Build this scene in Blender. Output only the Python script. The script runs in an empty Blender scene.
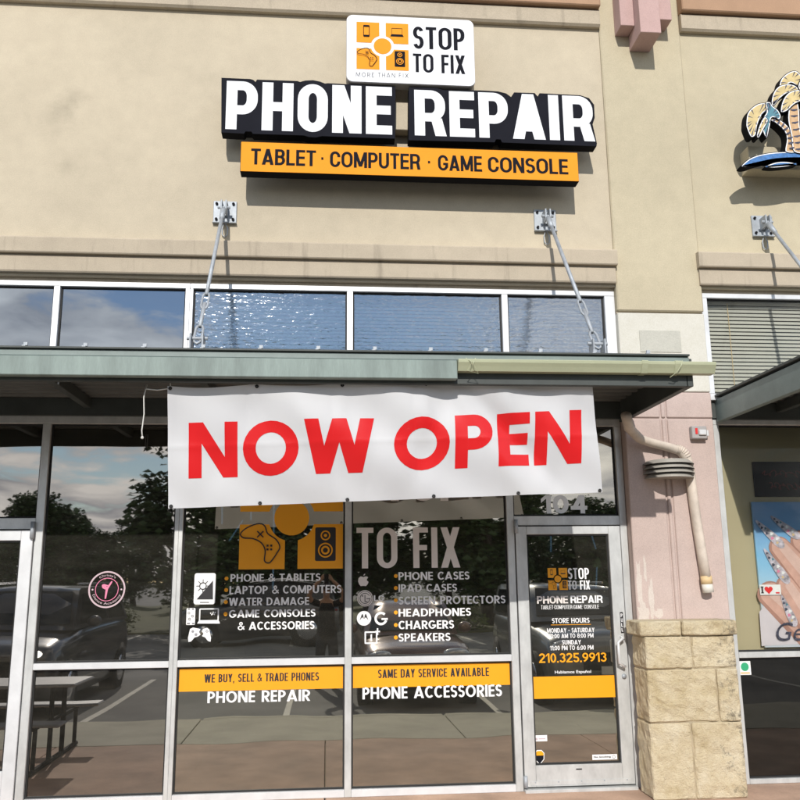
import bpy, bmesh, math, random
from mathutils import Vector, Matrix
random.seed(7)
S = bpy.context.scene
C = bpy.context.collection

# ------------------------------------------------------------------ camera, sky, sun, exposure
CAM = (0.0, -7.4, 1.72)
YAW, PITCH, ROLL, FPX = 0.0870112, 0.20574, -0.0102083, 845.37
def cam_axes():
    cy, sy, cp, sp = math.cos(YAW), math.sin(YAW), math.cos(PITCH), math.sin(PITCH)
    f = Vector((sy*cp, cy*cp, sp)); r = Vector((cy, -sy, 0)); u = r.cross(f)
    cr, sr = math.cos(ROLL), math.sin(ROLL)
    return cr*r + sr*u, -sr*r + cr*u, f
RV, UV_, FV = cam_axes()
def at(px, py, Y=0.0):
    """photo pixel (800 px frame) -> point on the vertical plane at depth Y"""
    d = RV*((px-400)/FPX) - UV_*((py-400)/FPX) + FV
    t = (Y-CAM[1])/d.y
    return Vector((CAM[0]+t*d.x, Y, CAM[2]+t*d.z))
cam = bpy.data.cameras.new('camera')
cam.sensor_width = 36; cam.sensor_height = 36; cam.sensor_fit = 'HORIZONTAL'
cam.lens = 36*FPX/800; cam.clip_start = 0.05; cam.clip_end = 2000
co = bpy.data.objects.new('camera', cam); C.objects.link(co)
M = Matrix((RV, UV_, -FV)).transposed().to_4x4(); M.translation = CAM
co.matrix_world = M
S.camera = co

SUN_DIR = Vector((-0.14, -1.0, 0.625)).normalized()       # towards the sun
elev = math.asin(SUN_DIR.z)
world = bpy.data.worlds.new('World'); S.world = world; world.use_nodes = True
nt = world.node_tree; N = nt.nodes; L = nt.links
for n in list(N): N.remove(n)
out = N.new('ShaderNodeOutputWorld'); bg = N.new('ShaderNodeBackground'); bg.inputs[1].default_value = 0.138
sky = N.new('ShaderNodeTexSky'); sky.sky_type = 'NISHITA'; sky.sun_disc = False
sky.sun_elevation = elev; sky.sun_rotation = math.atan2(SUN_DIR.x, SUN_DIR.y)
sky.air_density = 1.0; sky.dust_density = 0.05; sky.ozone_density = 1.2
geo = N.new('ShaderNodeTexCoord')
sep = N.new('ShaderNodeSeparateXYZ'); L.new(geo.outputs['Generated'], sep.inputs[0])
def wmath(op, a, b):
    m = N.new('ShaderNodeMath'); m.operation = op
    for i, v in enumerate((a, b)):
        if isinstance(v, (int, float)): m.inputs[i].default_value = v
        else: L.new(v, m.inputs[i])
    return m.outputs[0]
zc = wmath('ADD', wmath('MAXIMUM', sep.outputs[2], 0.0), 0.13)
cmb = N.new('ShaderNodeCombineXYZ')
L.new(wmath('DIVIDE', sep.outputs[0], zc), cmb.inputs[0]); L.new(wmath('DIVIDE', sep.outputs[1], zc), cmb.inputs[1])
cmb.inputs[2].default_value = 17.8
n1 = N.new('ShaderNodeTexNoise'); n1.inputs['Scale'].default_value = 1.15; n1.inputs['Detail'].default_value = 9; n1.inputs['Roughness'].default_value = 0.56
L.new(cmb.outputs[0], n1.inputs['Vector'])
rmp = N.new('ShaderNodeValToRGB'); rmp.color_ramp.elements[0].position = 0.515; rmp.color_ramp.elements[1].position = 0.575
L.new(wmath('ADD', n1.outputs[0], wmath('MULTIPLY', wmath('MAXIMUM', wmath('SUBTRACT', 0.24, sep.outputs[2]), 0.0), 0.95)), rmp.inputs[0])   # cumulus crowd together towards the horizon
n2 = N.new('ShaderNodeTexNoise'); n2.inputs['Scale'].default_value = 2.3; n2.inputs['Detail'].default_value = 6
L.new(cmb.outputs[0], n2.inputs['Vector'])
rm2 = N.new('ShaderNodeValToRGB'); e = rm2.color_ramp.elements
e[0].position = 0.38; e[0].color = (5.2, 5.3, 5.8, 1); e[1].position = 0.62; e[1].color = (12.0, 11.7, 11.4, 1)
L.new(n2.outputs[0], rm2.inputs[0])
mx = N.new('ShaderNodeMixRGB'); L.new(wmath('MULTIPLY', rmp.outputs[0], wmath('GREATER_THAN', sep.outputs[2], 0.0)), mx.inputs[0]); L.new(sky.outputs[0], mx.inputs[1]); L.new(rm2.outputs[0], mx.inputs[2])
L.new(mx.outputs[0], bg.inputs[0]); L.new(bg.outputs[0], out.inputs[0])

sl = bpy.data.lights.new('sun', 'SUN'); sl.energy = 3.95; sl.angle = math.radians(0.53); sl.color = (1.0, 0.955, 0.89)
so = bpy.data.objects.new('sun', sl); C.objects.link(so)
so.rotation_euler = SUN_DIR.to_track_quat('Z', 'Y').to_euler(); so.location = (-4, -20, 16)
S.view_settings.view_transform = 'Standard'; S.view_settings.look = 'None'
S.view_settings.exposure = 0.0; S.view_settings.gamma = 1.0; S.view_settings.use_curve_mapping = False

# ------------------------------------------------------------------ materials
def new_mat(name):
    m = bpy.data.materials.new(name); m.use_nodes = True
    nt = m.node_tree
    return m, nt, nt.nodes['Principled BSDF']
def pos_node(nt, scale=(1, 1, 1)):
    g = nt.nodes.new('ShaderNodeNewGeometry'); mp = nt.nodes.new('ShaderNodeMapping')
    mp.inputs['Scale'].default_value = scale
    nt.links.new(g.outputs['Position'], mp.inputs['Vector'])
    return mp.outputs[0]
def noise(nt, vec, scale, detail=4, rough=0.55):
    n = nt.nodes.new('ShaderNodeTexNoise')
    n.inputs['Scale'].default_value = scale; n.inputs['Detail'].default_value = detail; n.inputs['Roughness'].default_value = rough
    nt.links.new(vec, n.inputs['Vector']); return n.outputs[0]
def ramp(nt, fac, stops):
    r = nt.nodes.new('ShaderNodeValToRGB'); e = r.color_ramp.elements
    while len(e) < len(stops): e.new(0.5)
    for el, (p, c) in zip(e, stops):
        el.position = p; el.color = (*c, 1) if len(c) == 3 else c
    nt.links.new(fac, r.inputs[0]); return r.outputs[0]
def mixc(nt, fac, a, b, mode='MIX'):
    m = nt.nodes.new('ShaderNodeMixRGB'); m.blend_type = mode
    for i, v in enumerate((fac, a, b)):
        if isinstance(v, (int, float)): m.inputs[i].default_value = v
        elif isinstance(v, tuple): m.inputs[i].default_value = (*v, 1)
        else: nt.links.new(v, m.inputs[i])
    return m.outputs[0]
def bump(nt, b, h, strength, dist=0.01):
    n = nt.nodes.new('ShaderNodeBump'); n.inputs['Strength'].default_value = strength; n.inputs['Distance'].default_value = dist
    nt.links.new(h, n.inputs['Height']); nt.links.new(n.outputs[0], b.inputs['Normal'])
def plain(name, col, rough=0.6, metal=0.0, var=0.12, vscale=3.0, bscale=0, bstr=0.0, spec=0.5, fine=60, stretch=(1, 1, 1)):
    """colour with soft dirt-like variation and optional fine relief"""
    m, nt, b = new_mat(name)
    v = pos_node(nt, stretch)
    n1 = noise(nt, v, vscale, 6, 0.6); n2 = noise(nt, v, fine, 3)
    lo = tuple(c*(1-var) for c in col); hi = tuple(min(1, c*(1+var*0.6)) for c in col)
    c1 = ramp(nt, n1, [(0.3, lo), (0.7, hi)])
    c2 = mixc(nt, var*0.5, c1, n2, 'OVERLAY')
    nt.links.new(c2, b.inputs['Base Color'])
    b.inputs['Roughness'].default_value = rough; b.inputs['Metallic'].default_value = metal
    b.inputs['Specular IOR Level'].default_value = spec
    if bscale: bump(nt, b, noise(nt, v, bscale, 5, 0.7), bstr, 0.004)
    return m
def stucco(name, col, stain=0.0, drips=0.0, smudges=()):
    m, nt, b = new_mat(name)
    v = pos_node(nt)
    big = noise(nt, v, 0.55, 6, 0.6)
    lo = tuple(c*0.9 for c in col); hi = tuple(min(1, c*1.05) for c in col)
    c = ramp(nt, big, [(0.32, lo), (0.68, hi)])
    grain = noise(nt, v, 130, 3, 0.7)
    c = mixc(nt, 0.30, c, grain, 'OVERLAY')
    c = mixc(nt, 0.14, c, noise(nt, v, 7, 6, 0.7), 'OVERLAY')
    st = noise(nt, pos_node(nt, (3.0, 3.0, 0.35)), 2.4, 5, 0.65)          # soft vertical runs
    c = mixc(nt, ramp(nt, st, [(0.56, (0, 0, 0)), (0.8, (drips, drips, drips))]), c, tuple(k*0.45 for k in col))
    if stain:
        sp = noise(nt, v, 1.1, 7, 0.7)
        c = mixc(nt, ramp(nt, sp, [(0.66, (0, 0, 0)), (0.78, (stain, stain, stain))]), c, tuple(k*0.5 for k in col))
    for (px, py, rad) in smudges:                                  # mildew blotches on the wall
        w = at(px, py, -0.1); g = nt.nodes.new('ShaderNodeVectorMath'); g.operation = 'DISTANCE'; g.inputs[1].default_value = w
        nt.links.new(v, g.inputs[0])
        ad = nt.nodes.new('ShaderNodeMath'); ad.operation = 'MULTIPLY_ADD'; ad.inputs[1].default_value = rad*1.1; nt.links.new(noise(nt, v, 7, 5, .7), ad.inputs[0]); nt.links.new(g.outputs['Value'], ad.inputs[2])
        c = mixc(nt, ramp(nt, ad.outputs[0], [(rad*.45, (.30, .30, .30)), (rad*1.5, (0, 0, 0))]), c, tuple(k*.5 for k in col))
    nt.links.new(c, b.inputs['Base Color']); b.inputs['Roughness'].default_value = 0.92
    b.inputs['Specular IOR Level'].default_value = 0.2
    bump(nt, b, mixc(nt, 0.35, noise(nt, v, 150, 4, 0.75), noise(nt, v, 18, 3)), 0.32, 0.004)
    return m
def glass(name, tint, refl, wav=0.004, wscale=1.2, rough=0.0, dust=0.026, gcol=(1, 1, 1)):
    m = bpy.data.materials.new(name); m.use_nodes = True
    nt = m.node_tree; n = nt.nodes; l = nt.links
    for k in list(n): n.remove(k)
    o = n.new('ShaderNodeOutputMaterial'); t = n.new('ShaderNodeBsdfTransparent'); g = n.new('ShaderNodeBsdfGlossy'); mix = n.new('ShaderNodeMixShader')
    t.inputs[0].default_value = (*tint, 1); g.inputs['Color'].default_value = (*gcol, 1); g.inputs['Roughness'].default_value = rough
    fr = n.new('ShaderNodeFresnel'); fr.inputs[0].default_value = 1.5
    ma = n.new('ShaderNodeMath'); ma.operation = 'ADD'; ma.inputs[1].default_value = refl; ma.use_clamp = True
    bm_ = n.new('ShaderNodeBump'); bm_.inputs['Strength'].default_value = 1.0; bm_.inputs['Distance'].default_value = wav
    ns = noise(nt, pos_node(nt), wscale, 1)
    l.new(ns, bm_.inputs['Height']); l.new(bm_.outputs[0], g.inputs['Normal'])
    l.new(fr.outputs[0], ma.inputs[0]); l.new(ma.outputs[0], mix.inputs[0])
    l.new(t.outputs[0], mix.inputs[1]); l.new(g.outputs[0], mix.inputs[2])
    df = n.new('ShaderNodeBsdfDiffuse'); df.inputs[0].default_value = (.62, .58, .48, 1); m2 = n.new('ShaderNodeMixShader')   # thin film of dust
    st = noise(nt, pos_node(nt, (1.2, 1, 4.0)), 2.2, 6, .65)
    l.new(ramp(nt, st, [(.35, (dust*.55,)*3), (.75, (dust*1.5,)*3)]), m2.inputs[0])
    l.new(mix.outputs[0], m2.inputs[1]); l.new(df.outputs[0], m2.inputs[2]); l.new(m2.outputs[0], o.inputs[0])
    return m
MT = {}
MT['stucco'] = stucco('stucco_tan', (0.515, 0.448, 0.338), stain=0.30, smudges=((72, 97, .16), (55, 117, .20), (66, 108, .14), (67, 168, .12)))
MT['stucco_right'] = stucco('stucco_warm', (0.50, 0.44, 0.315))
MT['moulding'] = stucco('stucco_moulding', (0.45, 0.385, 0.295), stain=0.4, drips=0.75)
MT['brown_band'] = stucco('stucco_brown', (0.40, 0.255, 0.165))
MT['pink'] = stucco('stucco_pink', (0.52, 0.415, 0.375), drips=0.0)
MT['pink_block'] = stucco('stucco_corbel', (0.50, 0.345, 0.32))
MT['white_panel'] = stucco('stucco_white', (0.62, 0.60, 0.53))
MT['patch'] = stucco('stucco_patch', (0.50, 0.49, 0.43))
MT['alu'] = plain('anodised_aluminium', (0.60, 0.61, 0.60), 0.42, 0.35, 0.18, 9.0, stretch=(1, 1, .5))
MT['alu_white'] = plain('bright_aluminium', (0.72, 0.73, 0.74), 0.4, 0.25, 0.12, 9.0, stretch=(.5, 1, .5))
MT['gasket'] = plain('black_gasket', (0.012, 0.012, 0.012), 0.7)
MT['glass'] = glass('shop_glass', (0.40, 0.43, 0.42), 0.32, wav=.0035, rough=.012, gcol=(1, .955, .85))
MT['glass_left'] = glass('tinted_glass', (0.16, 0.16, 0.16), 0.26, wav=.0028, rough=.014, gcol=(1, .955, .90))
MT['glass_up'] = glass('clerestory_glass', (0.10, 0.11, 0.13), 0.28, dust=0.02, gcol=(.78, .88, 1.0))
MT['glass_clear'] = glass('clear_glass', (0.90, 0.91, 0.90), -0.04, dust=0.006)
MT['glass_dark'] = glass('dark_glass', (0.08, 0.08, 0.08), 0.02, dust=0.012)
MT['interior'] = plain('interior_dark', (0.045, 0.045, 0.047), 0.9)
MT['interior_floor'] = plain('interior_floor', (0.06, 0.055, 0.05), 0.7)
MT['black'] = plain('black_trim', (0.013, 0.013, 0.015), 0.8, spec=0.1)
MT['steel_dark'] = plain('dark_painted_steel', (0.05, 0.058, 0.054), 0.55, 0.0, 0.25, 4)
MT['green_fascia'] = plain('pale_green_metal', (0.215, 0.268, 0.245), 0.6, 0.0, 0.32, 2.2, stretch=(2.5, 1, .4))
MT['green_dark'] = plain('grey_green_metal', (0.19, 0.235, 0.22), 0.5, 0.0, 0.2, 3)
MT['gutter'] = plain('cream_green_gutter', (0.44, 0.46, 0.31), 0.42, 0.0, 0.10, 2)
MT['deck'] = plain('deck_metal', (0.11, 0.112, 0.105), 0.6, 0.0, 0.2, 3)
MT['galv'] = plain('galvanised_steel', (0.40, 0.43, 0.46), 0.62, 0.4, 0.2, 12)
MT['navy'] = plain('navy_sign_vinyl', (0.013, 0.0135, 0.019), 0.75, 0, 0.15, 3, spec=0.06)
MT['sign_black'] = plain('black_sign_return', (0.010, 0.010, 0.012), 0.75, spec=0.06)
MT['sign_white'] = plain('white_acrylic', (0.80, 0.81, 0.84), 0.75, 0, 0.03, spec=0.06)
MT['sign_orange'] = plain('orange_acrylic', (0.80, 0.31, 0.03), 0.75, 0, 0.05, spec=0.06)
MT['vinyl_white'] = plain('white_vinyl', (0.82, 0.82, 0.82), 0.5, 0, 0.03)
MT['vinyl_cream'] = plain('cream_vinyl', (0.74, 0.68, 0.64), 0.5, 0, 0.03)
MT['vinyl_orange'] = plain('orange_vinyl', (0.86, 0.355, 0.004), 0.45, 0, 0.03)
MT['vinyl_black'] = plain('black_vinyl', (0.018, 0.016, 0.018), 0.5, 0, 0.05)
MT['vinyl_grey'] = plain('grey_vinyl', (0.28, 0.28, 0.30), 0.5, 0, 0.05)
MT['pink_vinyl'] = plain('pink_vinyl', (0.75, 0.22, 0.36), 0.5, 0, 0.05)
MT['pale_pink_vinyl'] = plain('pale_pink_vinyl', (0.55, 0.42, 0.45), 0.5, 0, 0.05)
MT['red_plastic'] = plain('red_plastic', (0.62, 0.03, 0.03), 0.4)
MT['grey_plastic'] = plain('grey_plastic', (0.36, 0.34, 0.33), 0.5)
MT['cream_pipe'] = plain('cream_pipe', (0.62, 0.54, 0.46), 0.6, 0, 0.2, 7)
MT['white_pipe'] = plain('white_pipe', (0.72, 0.69, 0.62), 0.55)
MT['tape'] = plain('tan_tape', (0.68, 0.50, 0.27), 0.6)
MT['louvre'] = plain('bronze_louvre', (0.36, 0.34, 0.30), 0.6, 0.1, 0.15, 6)
MT['rope'] = plain('white_rope', (0.65, 0.64, 0.60), 0.9, 0, 0.1, 40)
MT['tan_panel'] = plain('tan_backing_board', (0.47, 0.40, 0.255), 0.7, 0, 0.06, 1.0)
MT['slat'] = plain('metal_blind_slat', (0.52, 0.51, 0.46), 0.5, 0.1, 0.1, 2)
MT['blue_slat'] = plain('pale_blind_slat', (0.22, 0.26, 0.29), 0.5, 0.0, 0.1, 2)
def red_print():
    m, nt, b = new_mat('red_banner_print'); v = pos_node(nt)
    nt.links.new(ramp(nt, noise(nt, v, 2.0), [(0.3, (0.60, 0.008, 0.010)), (0.7, (0.66, 0.010, 0.013))]), b.inputs['Base Color'])
    b.inputs['Roughness'].default_value = 0.36; b.inputs['Specular IOR Level'].default_value = 0.5
    return m
def banner_mat():
    m, nt, b = new_mat('white_vinyl_banner'); v = pos_node(nt)
    nt.links.new(ramp(nt, noise(nt, v, 1.5), [(0.3, (0.70, 0.705, 0.73)), (0.7, (0.75, 0.755, 0.77))]), b.inputs['Base Color'])
    b.inputs['Roughness'].default_value = 0.6; b.inputs['Specular IOR Level'].default_value = 0.3
    tr = nt.nodes.new('ShaderNodeBsdfTranslucent'); tr.inputs[0].default_value = (0.75, 0.72, 0.66, 1)
    mix = nt.nodes.new('ShaderNodeMixShader'); mix.inputs[0].default_value = 0.22
    o = nt.nodes['Material Output']
    nt.links.new(b.outputs[0], mix.inputs[1]); nt.links.new(tr.outputs[0], mix.inputs[2]); nt.links.new(mix.outputs[0], o.inputs[0])
    bump(nt, b, noise(nt, v, 5.5, 3), 0.25, 0.01)
    return m
MT['red_print'] = red_print(); MT['banner'] = banner_mat()
def stone_mat():
    m, nt, b = new_mat('limestone'); v = pos_node(nt)
    big = noise(nt, v, 4.0, 6, 0.65)
    c = ramp(nt, big, [(0.3, (0.55, 0.44, 0.255)), (0.5, (0.68, 0.575, 0.385)), (0.75, (0.76, 0.675, 0.50))])
    sp = noise(nt, v, 9, 8, 0.8)
    g = nt.nodes.new('ShaderNodeNewGeometry'); sx = nt.nodes.new('ShaderNodeSeparateXYZ'); nt.links.new(g.outputs['Position'], sx.inputs[0])
    # lichen-black weathering, densest on the stones towards the salon corner
    mr = nt.nodes.new('ShaderNodeMapRange'); mr.inputs[1].default_value = 2.9; mr.inputs[2].default_value = 3.4; mr.inputs[3].default_value = -0.20; mr.inputs[4].default_value = 0.035
    nt.links.new(sx.outputs[0], mr.inputs[0])
    ad = nt.nodes.new('ShaderNodeMath'); nt.links.new(sp, ad.inputs[0]); nt.links.new(mr.outputs[0], ad.inputs[1])
    c = mixc(nt, ramp(nt, ad.outputs[0], [(0.50, (0, 0, 0)), (0.62, (0.8, 0.8, 0.8))]), c, (0.10, 0.085, 0.065))
    c = mixc(nt, 0.25, c, noise(nt, v, 70, 4, 0.7), 'OVERLAY')
    nt.links.new(c, b.inputs['Base Color']); b.inputs['Roughness'].default_value = 0.95
    bump(nt, b, mixc(nt, 0.4, noise(nt, v, 22, 6, 0.75), noise(nt, v, 90, 4, 0.7)), 1.0, 0.035)
    return m
MT['stone'] = stone_mat()
MT['mortar'] = plain('mortar', (0.42, 0.35, 0.24), 0.95, 0, 0.2, 12, 60, 0.5)
def film_mat():
    """crinkled reflective window film"""
    m = bpy.data.materials.new('crinkled_film_glass'); m.use_nodes = True
    nt = m.node_tree; n = nt.nodes; l = nt.links
    for k in list(n): n.remove(k)
    o = n.new('ShaderNodeOutputMaterial'); t = n.new('ShaderNodeBsdfTransparent'); g = n.new('ShaderNodeBsdfGlossy'); mix = n.new('ShaderNodeMixShader')
    t.inputs[0].default_value = (0.70, 0.75, 0.80, 1); g.inputs['Color'].default_value = (0.90, 0.92, 0.94, 1); g.inputs['Roughness'].default_value = 0.08
    v = pos_node(nt, (1.0, 1.0, 2.9))
    h1 = noise(nt, v, 11, 3, 0.55); h2 = noise(nt, v, 3.0, 2)
    sx = n.new('ShaderNodeSeparateXYZ'); g2 = n.new('ShaderNodeNewGeometry'); l.new(g2.outputs['Position'], sx.inputs[0])
    mr = n.new('ShaderNodeMapRange'); mr.inputs[1].default_value = -1.2; mr.inputs[2].default_value = 2.3; mr.inputs[3].default_value = 0.74; mr.inputs[4].default_value = 0.88
    l.new(sx.outputs[0], mr.inputs[0])                         # film lies flatter towards the door side
    bp = n.new('ShaderNodeBump'); l.new(mr.outputs[0], bp.inputs['Strength']); bp.inputs['Distance'].default_value = 0.0062
    l.new(mixc(nt, 0.35, h1, h2), bp.inputs['Height']); l.new(bp.outputs[0], g.inputs['Normal'])
    mix.inputs[0].default_value = 0.27
    l.new(t.outputs[0], mix.inputs[1]); l.new(g.outputs[0], mix.inputs[2]); l.new(mix.outputs[0], o.inputs[0])
    return m
MT['film'] = film_mat()
MT['side_pink_conc'] = plain('stained_red_concrete', (0.45, 0.30, 0.215), 0.85, 0, 0.34, 1.8, 80, 0.3)
MT['conc'] = plain('grey_concrete', (0.45, 0.425, 0.33), 0.9, 0, 0.22, 1.2, 70, 0.3)
MT['asphalt'] = plain('asphalt', (0.19, 0.188, 0.178), 0.95, 0, 0.3, 0.6, 120, 0.6)
MT['paint_line'] = plain('worn_line_paint', (0.62, 0.60, 0.52), 0.8, 0, 0.2, 6)
MT['tyre'] = plain('tyre_rubber', (0.015, 0.015, 0.016), 0.8)
MT['car_glass'] = plain('car_glass', (0.012, 0.016, 0.02), 0.06, 0, 0.0)
MT['chrome'] = plain('chrome', (0.7, 0.7, 0.72), 0.15, 0.9, 0.05)
def paint(name, col, metal=0.3):
    m, nt, b = new_mat(name); b.inputs['Base Color'].default_value = (*col, 1); b.inputs['Roughness'].default_value = 0.28
    b.inputs['Metallic'].default_value = metal; b.inputs['Coat Weight'].default_value = 0.8; b.inputs['Coat Roughness'].default_value = 0.06
    return m
MT['paint_dark'] = paint('charcoal_car_paint', (0.085, 0.085, 0.09), 0.4)
MT['paint_bronze'] = paint('bronze_car_paint', (0.20, 0.125, 0.105))
MT['paint_silver'] = paint('silver_car_paint', (0.20, 0.205, 0.205), 0.4)
MT['paint_white'] = paint('pale_car_paint', (0.6, 0.62, 0.64), 0.1)
def emis(name, col, s):
    m, nt, b = new_mat(name); b.inputs['Emission Color'].default_value = (*col, 1); b.inputs['Emission Strength'].default_value = s
    b.inputs['Base Color'].default_value = (*col, 1); return m
MT['headlamp_lit'] = emis('lit_headlamp', (1, 0.97, 0.9), 7.0)
MT['headlamp'] = plain('headlamp_lens', (0.6, 0.62, 0.64), 0.1, 0.4, 0.05)
MT['tail'] = plain('tail_lamp_lens', (0.25, 0.01, 0.01), 0.2)
MT['tube_blue'] = emis('blue_led', (0.35, 0.62, 1.0), 0.9)
MT['leaf_a'] = plain('oak_leaf', (0.045, 0.085, 0.022), 0.6, 0, 0.5, 1.2)
MT['leaf_b'] = plain('elm_leaf', (0.065, 0.11, 0.03), 0.6, 0, 0.5, 1.2)
MT['hedge'] = plain('hedge_leaf', (0.12, 0.17, 0.03), 0.6, 0, 0.4, 3)
MT['bark'] = plain('bark', (0.085, 0.065, 0.05), 0.95, 0, 0.3, 8, 30, 0.8)
MT['skin'] = plain('skin', (0.42, 0.25, 0.17), 0.55, 0, 0.08, 20)
MT['shirt'] = plain('black_shirt', (0.016, 0.016, 0.018), 0.85, 0, 0.2, 20)
MT['jeans'] = plain('dark_jeans', (0.022, 0.028, 0.045), 0.85, 0, 0.2, 30)
MT['hair'] = plain('dark_hair', (0.018, 0.013, 0.010), 0.6)
MT['shoe'] = plain('grey_shoe', (0.12, 0.12, 0.12), 0.7)
MT['table_metal'] = plain('grey_table_top', (0.30, 0.30, 0.30), 0.5, 0.1, 0.15, 6)

# ------------------------------------------------------------------ mesh helpers
def tag(o, label=None, cat=None, group=None, kind=None):
    if label: o['label'] = label
    if cat: o['category'] = cat
    if group: o['group'] = group
    if kind: o['kind'] = kind
    return o
def empty(name, loc=(0, 0, 0), rz=0.0):
    o = bpy.data.objects.new(name, None); C.objects.link(o); o.location = loc; o.rotation_euler = (0, 0, rz)
    o.empty_display_size = 0.1
    return o
class MB:
    """collects shapes in WORLD coordinates; build() links them as one mesh object"""
    def __init__(s): s.v = []; s.f = []; s.mi = []; s.cur = 0
    def add(s, vs, fs):
        o = len(s.v); s.v += [tuple(p) for p in vs]
        for f in fs: s.f.append([i+o for i in f]); s.mi.append(s.cur)
        return s
    def box(s, x0, x1, y0, y1, z0, z1, c=0.0):
        if c <= 0:
            vs = [(x, y, z) for x in (x0, x1) for y in (y0, y1) for z in (z0, z1)]
            return s.add(vs, [(0, 1, 3, 2), (4, 6, 7, 5), (0, 4, 5, 1), (2, 3, 7, 6), (0, 2, 6, 4), (1, 5, 7, 3)])
        bm = bmesh.new(); bmesh.ops.create_cube(bm, size=1)
        for v in bm.verts:
            v.co = ((x0+x1)/2+v.co.x*(x1-x0), (y0+y1)/2+v.co.y*(y1-y0), (z0+z1)/2+v.co.z*(z1-z0))
        bmesh.ops.bevel(bm, geom=bm.edges[:], offset=c, segments=1, affect='EDGES')
        s.frombm(bm); return s
    def frombm(s, bm):
        bm.verts.index_update()
        s.add([v.co[:] for v in bm.verts], [[v.index for v in f.verts] for f in bm.faces]); bm.free()
    def prism(s, pts, y0, y1):
        """polygon of (x, z) points extruded from y0 (front) to y1 (back)"""
        n = len(pts)
        a = sum(pts[i][0]*pts[(i+1) % n][1]-pts[(i+1) % n][0]*pts[i][1] for i in range(n))
        if a < 0: pts = list(reversed(pts))
        vs = [(x, y0, z) for x, z in pts] + [(x, y1, z) for x, z in pts]
        fs = [list(range(n)), list(range(2*n-1, n-1, -1))] + [[(i+1) % n, i, n+i, n+(i+1) % n] for i in range(n)]
        return s.add(vs, fs)
    def xprism(s, pts, x0, x1):
        """polygon of (y, z) points extruded along x"""
        n = len(pts)
        a = sum(pts[i][0]*pts[(i+1) % n][1]-pts[(i+1) % n][0]*pts[i][1] for i in range(n))
        if a < 0: pts = list(reversed(pts))
        vs = [(x0, y, z) for y, z in pts] + [(x1, y, z) for y, z in pts]
        fs = [list(range(n-1, -1, -1)), list(range(n, 2*n))] + [[i, (i+1) % n, n+(i+1) % n, n+i] for i in range(n)]
        return s.add(vs, fs)
    def tube(s, pts, r, n=10, closed=False, sx=1.0, sy=1.0):
        P = [Vector(p) for p in pts]; m = len(P); rs = r if isinstance(r, (list, tuple)) else [r]*m
        vs = []; up = None
        for i in range(m):
            if closed: t = P[(i+1) % m]-P[i-1]
            else: t = P[min(i+1, m-1)]-P[max(i-1, 0)]
            t.normalize()
            if up is None: up = Vector((0, 0, 1)) if abs(t.z) < 0.9 else Vector((0, 1, 0))
            a = t.cross(up); a.normalize(); b = a.cross(t); b.normalize(); up = b
            for k in range(n):
                th = 2*math.pi*k/n
                vs.append(P[i]+a*(math.cos(th)*rs[i]*sx)+b*(math.sin(th)*rs[i]*sy))
        fs = []
        for i in range(m if closed else m-1):
            j = (i+1) % m
            for k in range(n): fs.append([i*n+k, i*n+(k+1) % n, j*n+(k+1) % n, j*n+k])
        if not closed: fs += [list(range(n-1, -1, -1)), [(m-1)*n+k for k in range(n)]]
        return s.add(vs, fs)
    def ball(s, c, r, sx=1, sy=1, sz=1, nu=12, nv=8):
        bm = bmesh.new(); bmesh.ops.create_uvsphere(bm, u_segments=nu, v_segments=nv, radius=r)
        for v in bm.verts: v.co = (c[0]+v.co.x*sx, c[1]+v.co.y*sy, c[2]+v.co.z*sz)
        s.frombm(bm); return s
    def build(s, name, mat, parent=None, smooth=False):
        me = bpy.data.meshes.new(name); off = Vector(parent.matrix_world.translation) if False else None
        me.from_pydata(s.v, [], s.f)
        for m in (mat if isinstance(mat, (list, tuple)) else [mat]): me.materials.append(m)
        if any(s.mi): me.polygons.foreach_set('material_index', s.mi)
        if smooth: me.polygons.foreach_set('use_smooth', [True]*len(me.polygons))
        me.update()
        o = bpy.data.objects.new(name, me); C.objects.link(o)
        if parent:
            o.parent = parent
            w = parent
            mats = Matrix.Identity(4); chain = []
            while w: chain.append(w); w = w.parent
            for w in reversed(chain): mats = mats @ w.matrix_parent_inverse @ w.matrix_basis
            o.matrix_parent_inverse = mats.inverted()
        return o
def bx(name, mat, parent, x0, x1, y0, y1, z0, z1, c=0.0):
    return MB().box(x0, x1, y0, y1, z0, z1, c).build(name, mat, parent)
def copy_tree(o, parent=None):
    c = o.copy(); C.objects.link(c)
    if parent: c.parent = parent
    for ch in [k for k in bpy.data.objects if k.parent == o]: copy_tree(ch, c)
    return c

# ------------------------------------------------------------------ drawn lettering
def ell(cx, cy, rx, ry, a0, a1, n=14):
    return [(cx+rx*math.cos(math.radians(a0+(a1-a0)*i/n)), cy+ry*math.sin(math.radians(a0+(a1-a0)*i/n))) for i in range(n+1)]
def stroke(path, tv, th, closed=False):
    """quads along a centre line; tv = thickness of upright strokes, th = of level ones"""
    n = len(path); L_, R_ = [], []
    for i, (x, y) in enumerate(path):
        if closed: a, b = path[i-1], path[(i+1) % n]
        else: a, b = path[max(i-1, 0)], path[min(i+1, n-1)]
        dx, dy = b[0]-a[0], b[1]-a[1]; l = math.hypot(dx, dy) or 1
        nx, ny = -dy/l, dx/l
        L_.append((x+nx*tv/2, y+ny*th/2)); R_.append((x-nx*tv/2, y-ny*th/2))
    q = []
    for i in range(n if closed else n-1):
        j = (i+1) % n; q.append([R_[i], R_[j], L_[j], L_[i]])
    return q
def rect(x0, y0, x1, y1): return [(x0, y0), (x1, y0), (x1, y1), (x0, y1)]
def diag(x0, y0, x1, y1, w):
    return [(x0-w/2, y0), (x0+w/2, y0), (x1+w/2, y1), (x1-w/2, y1)]
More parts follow.
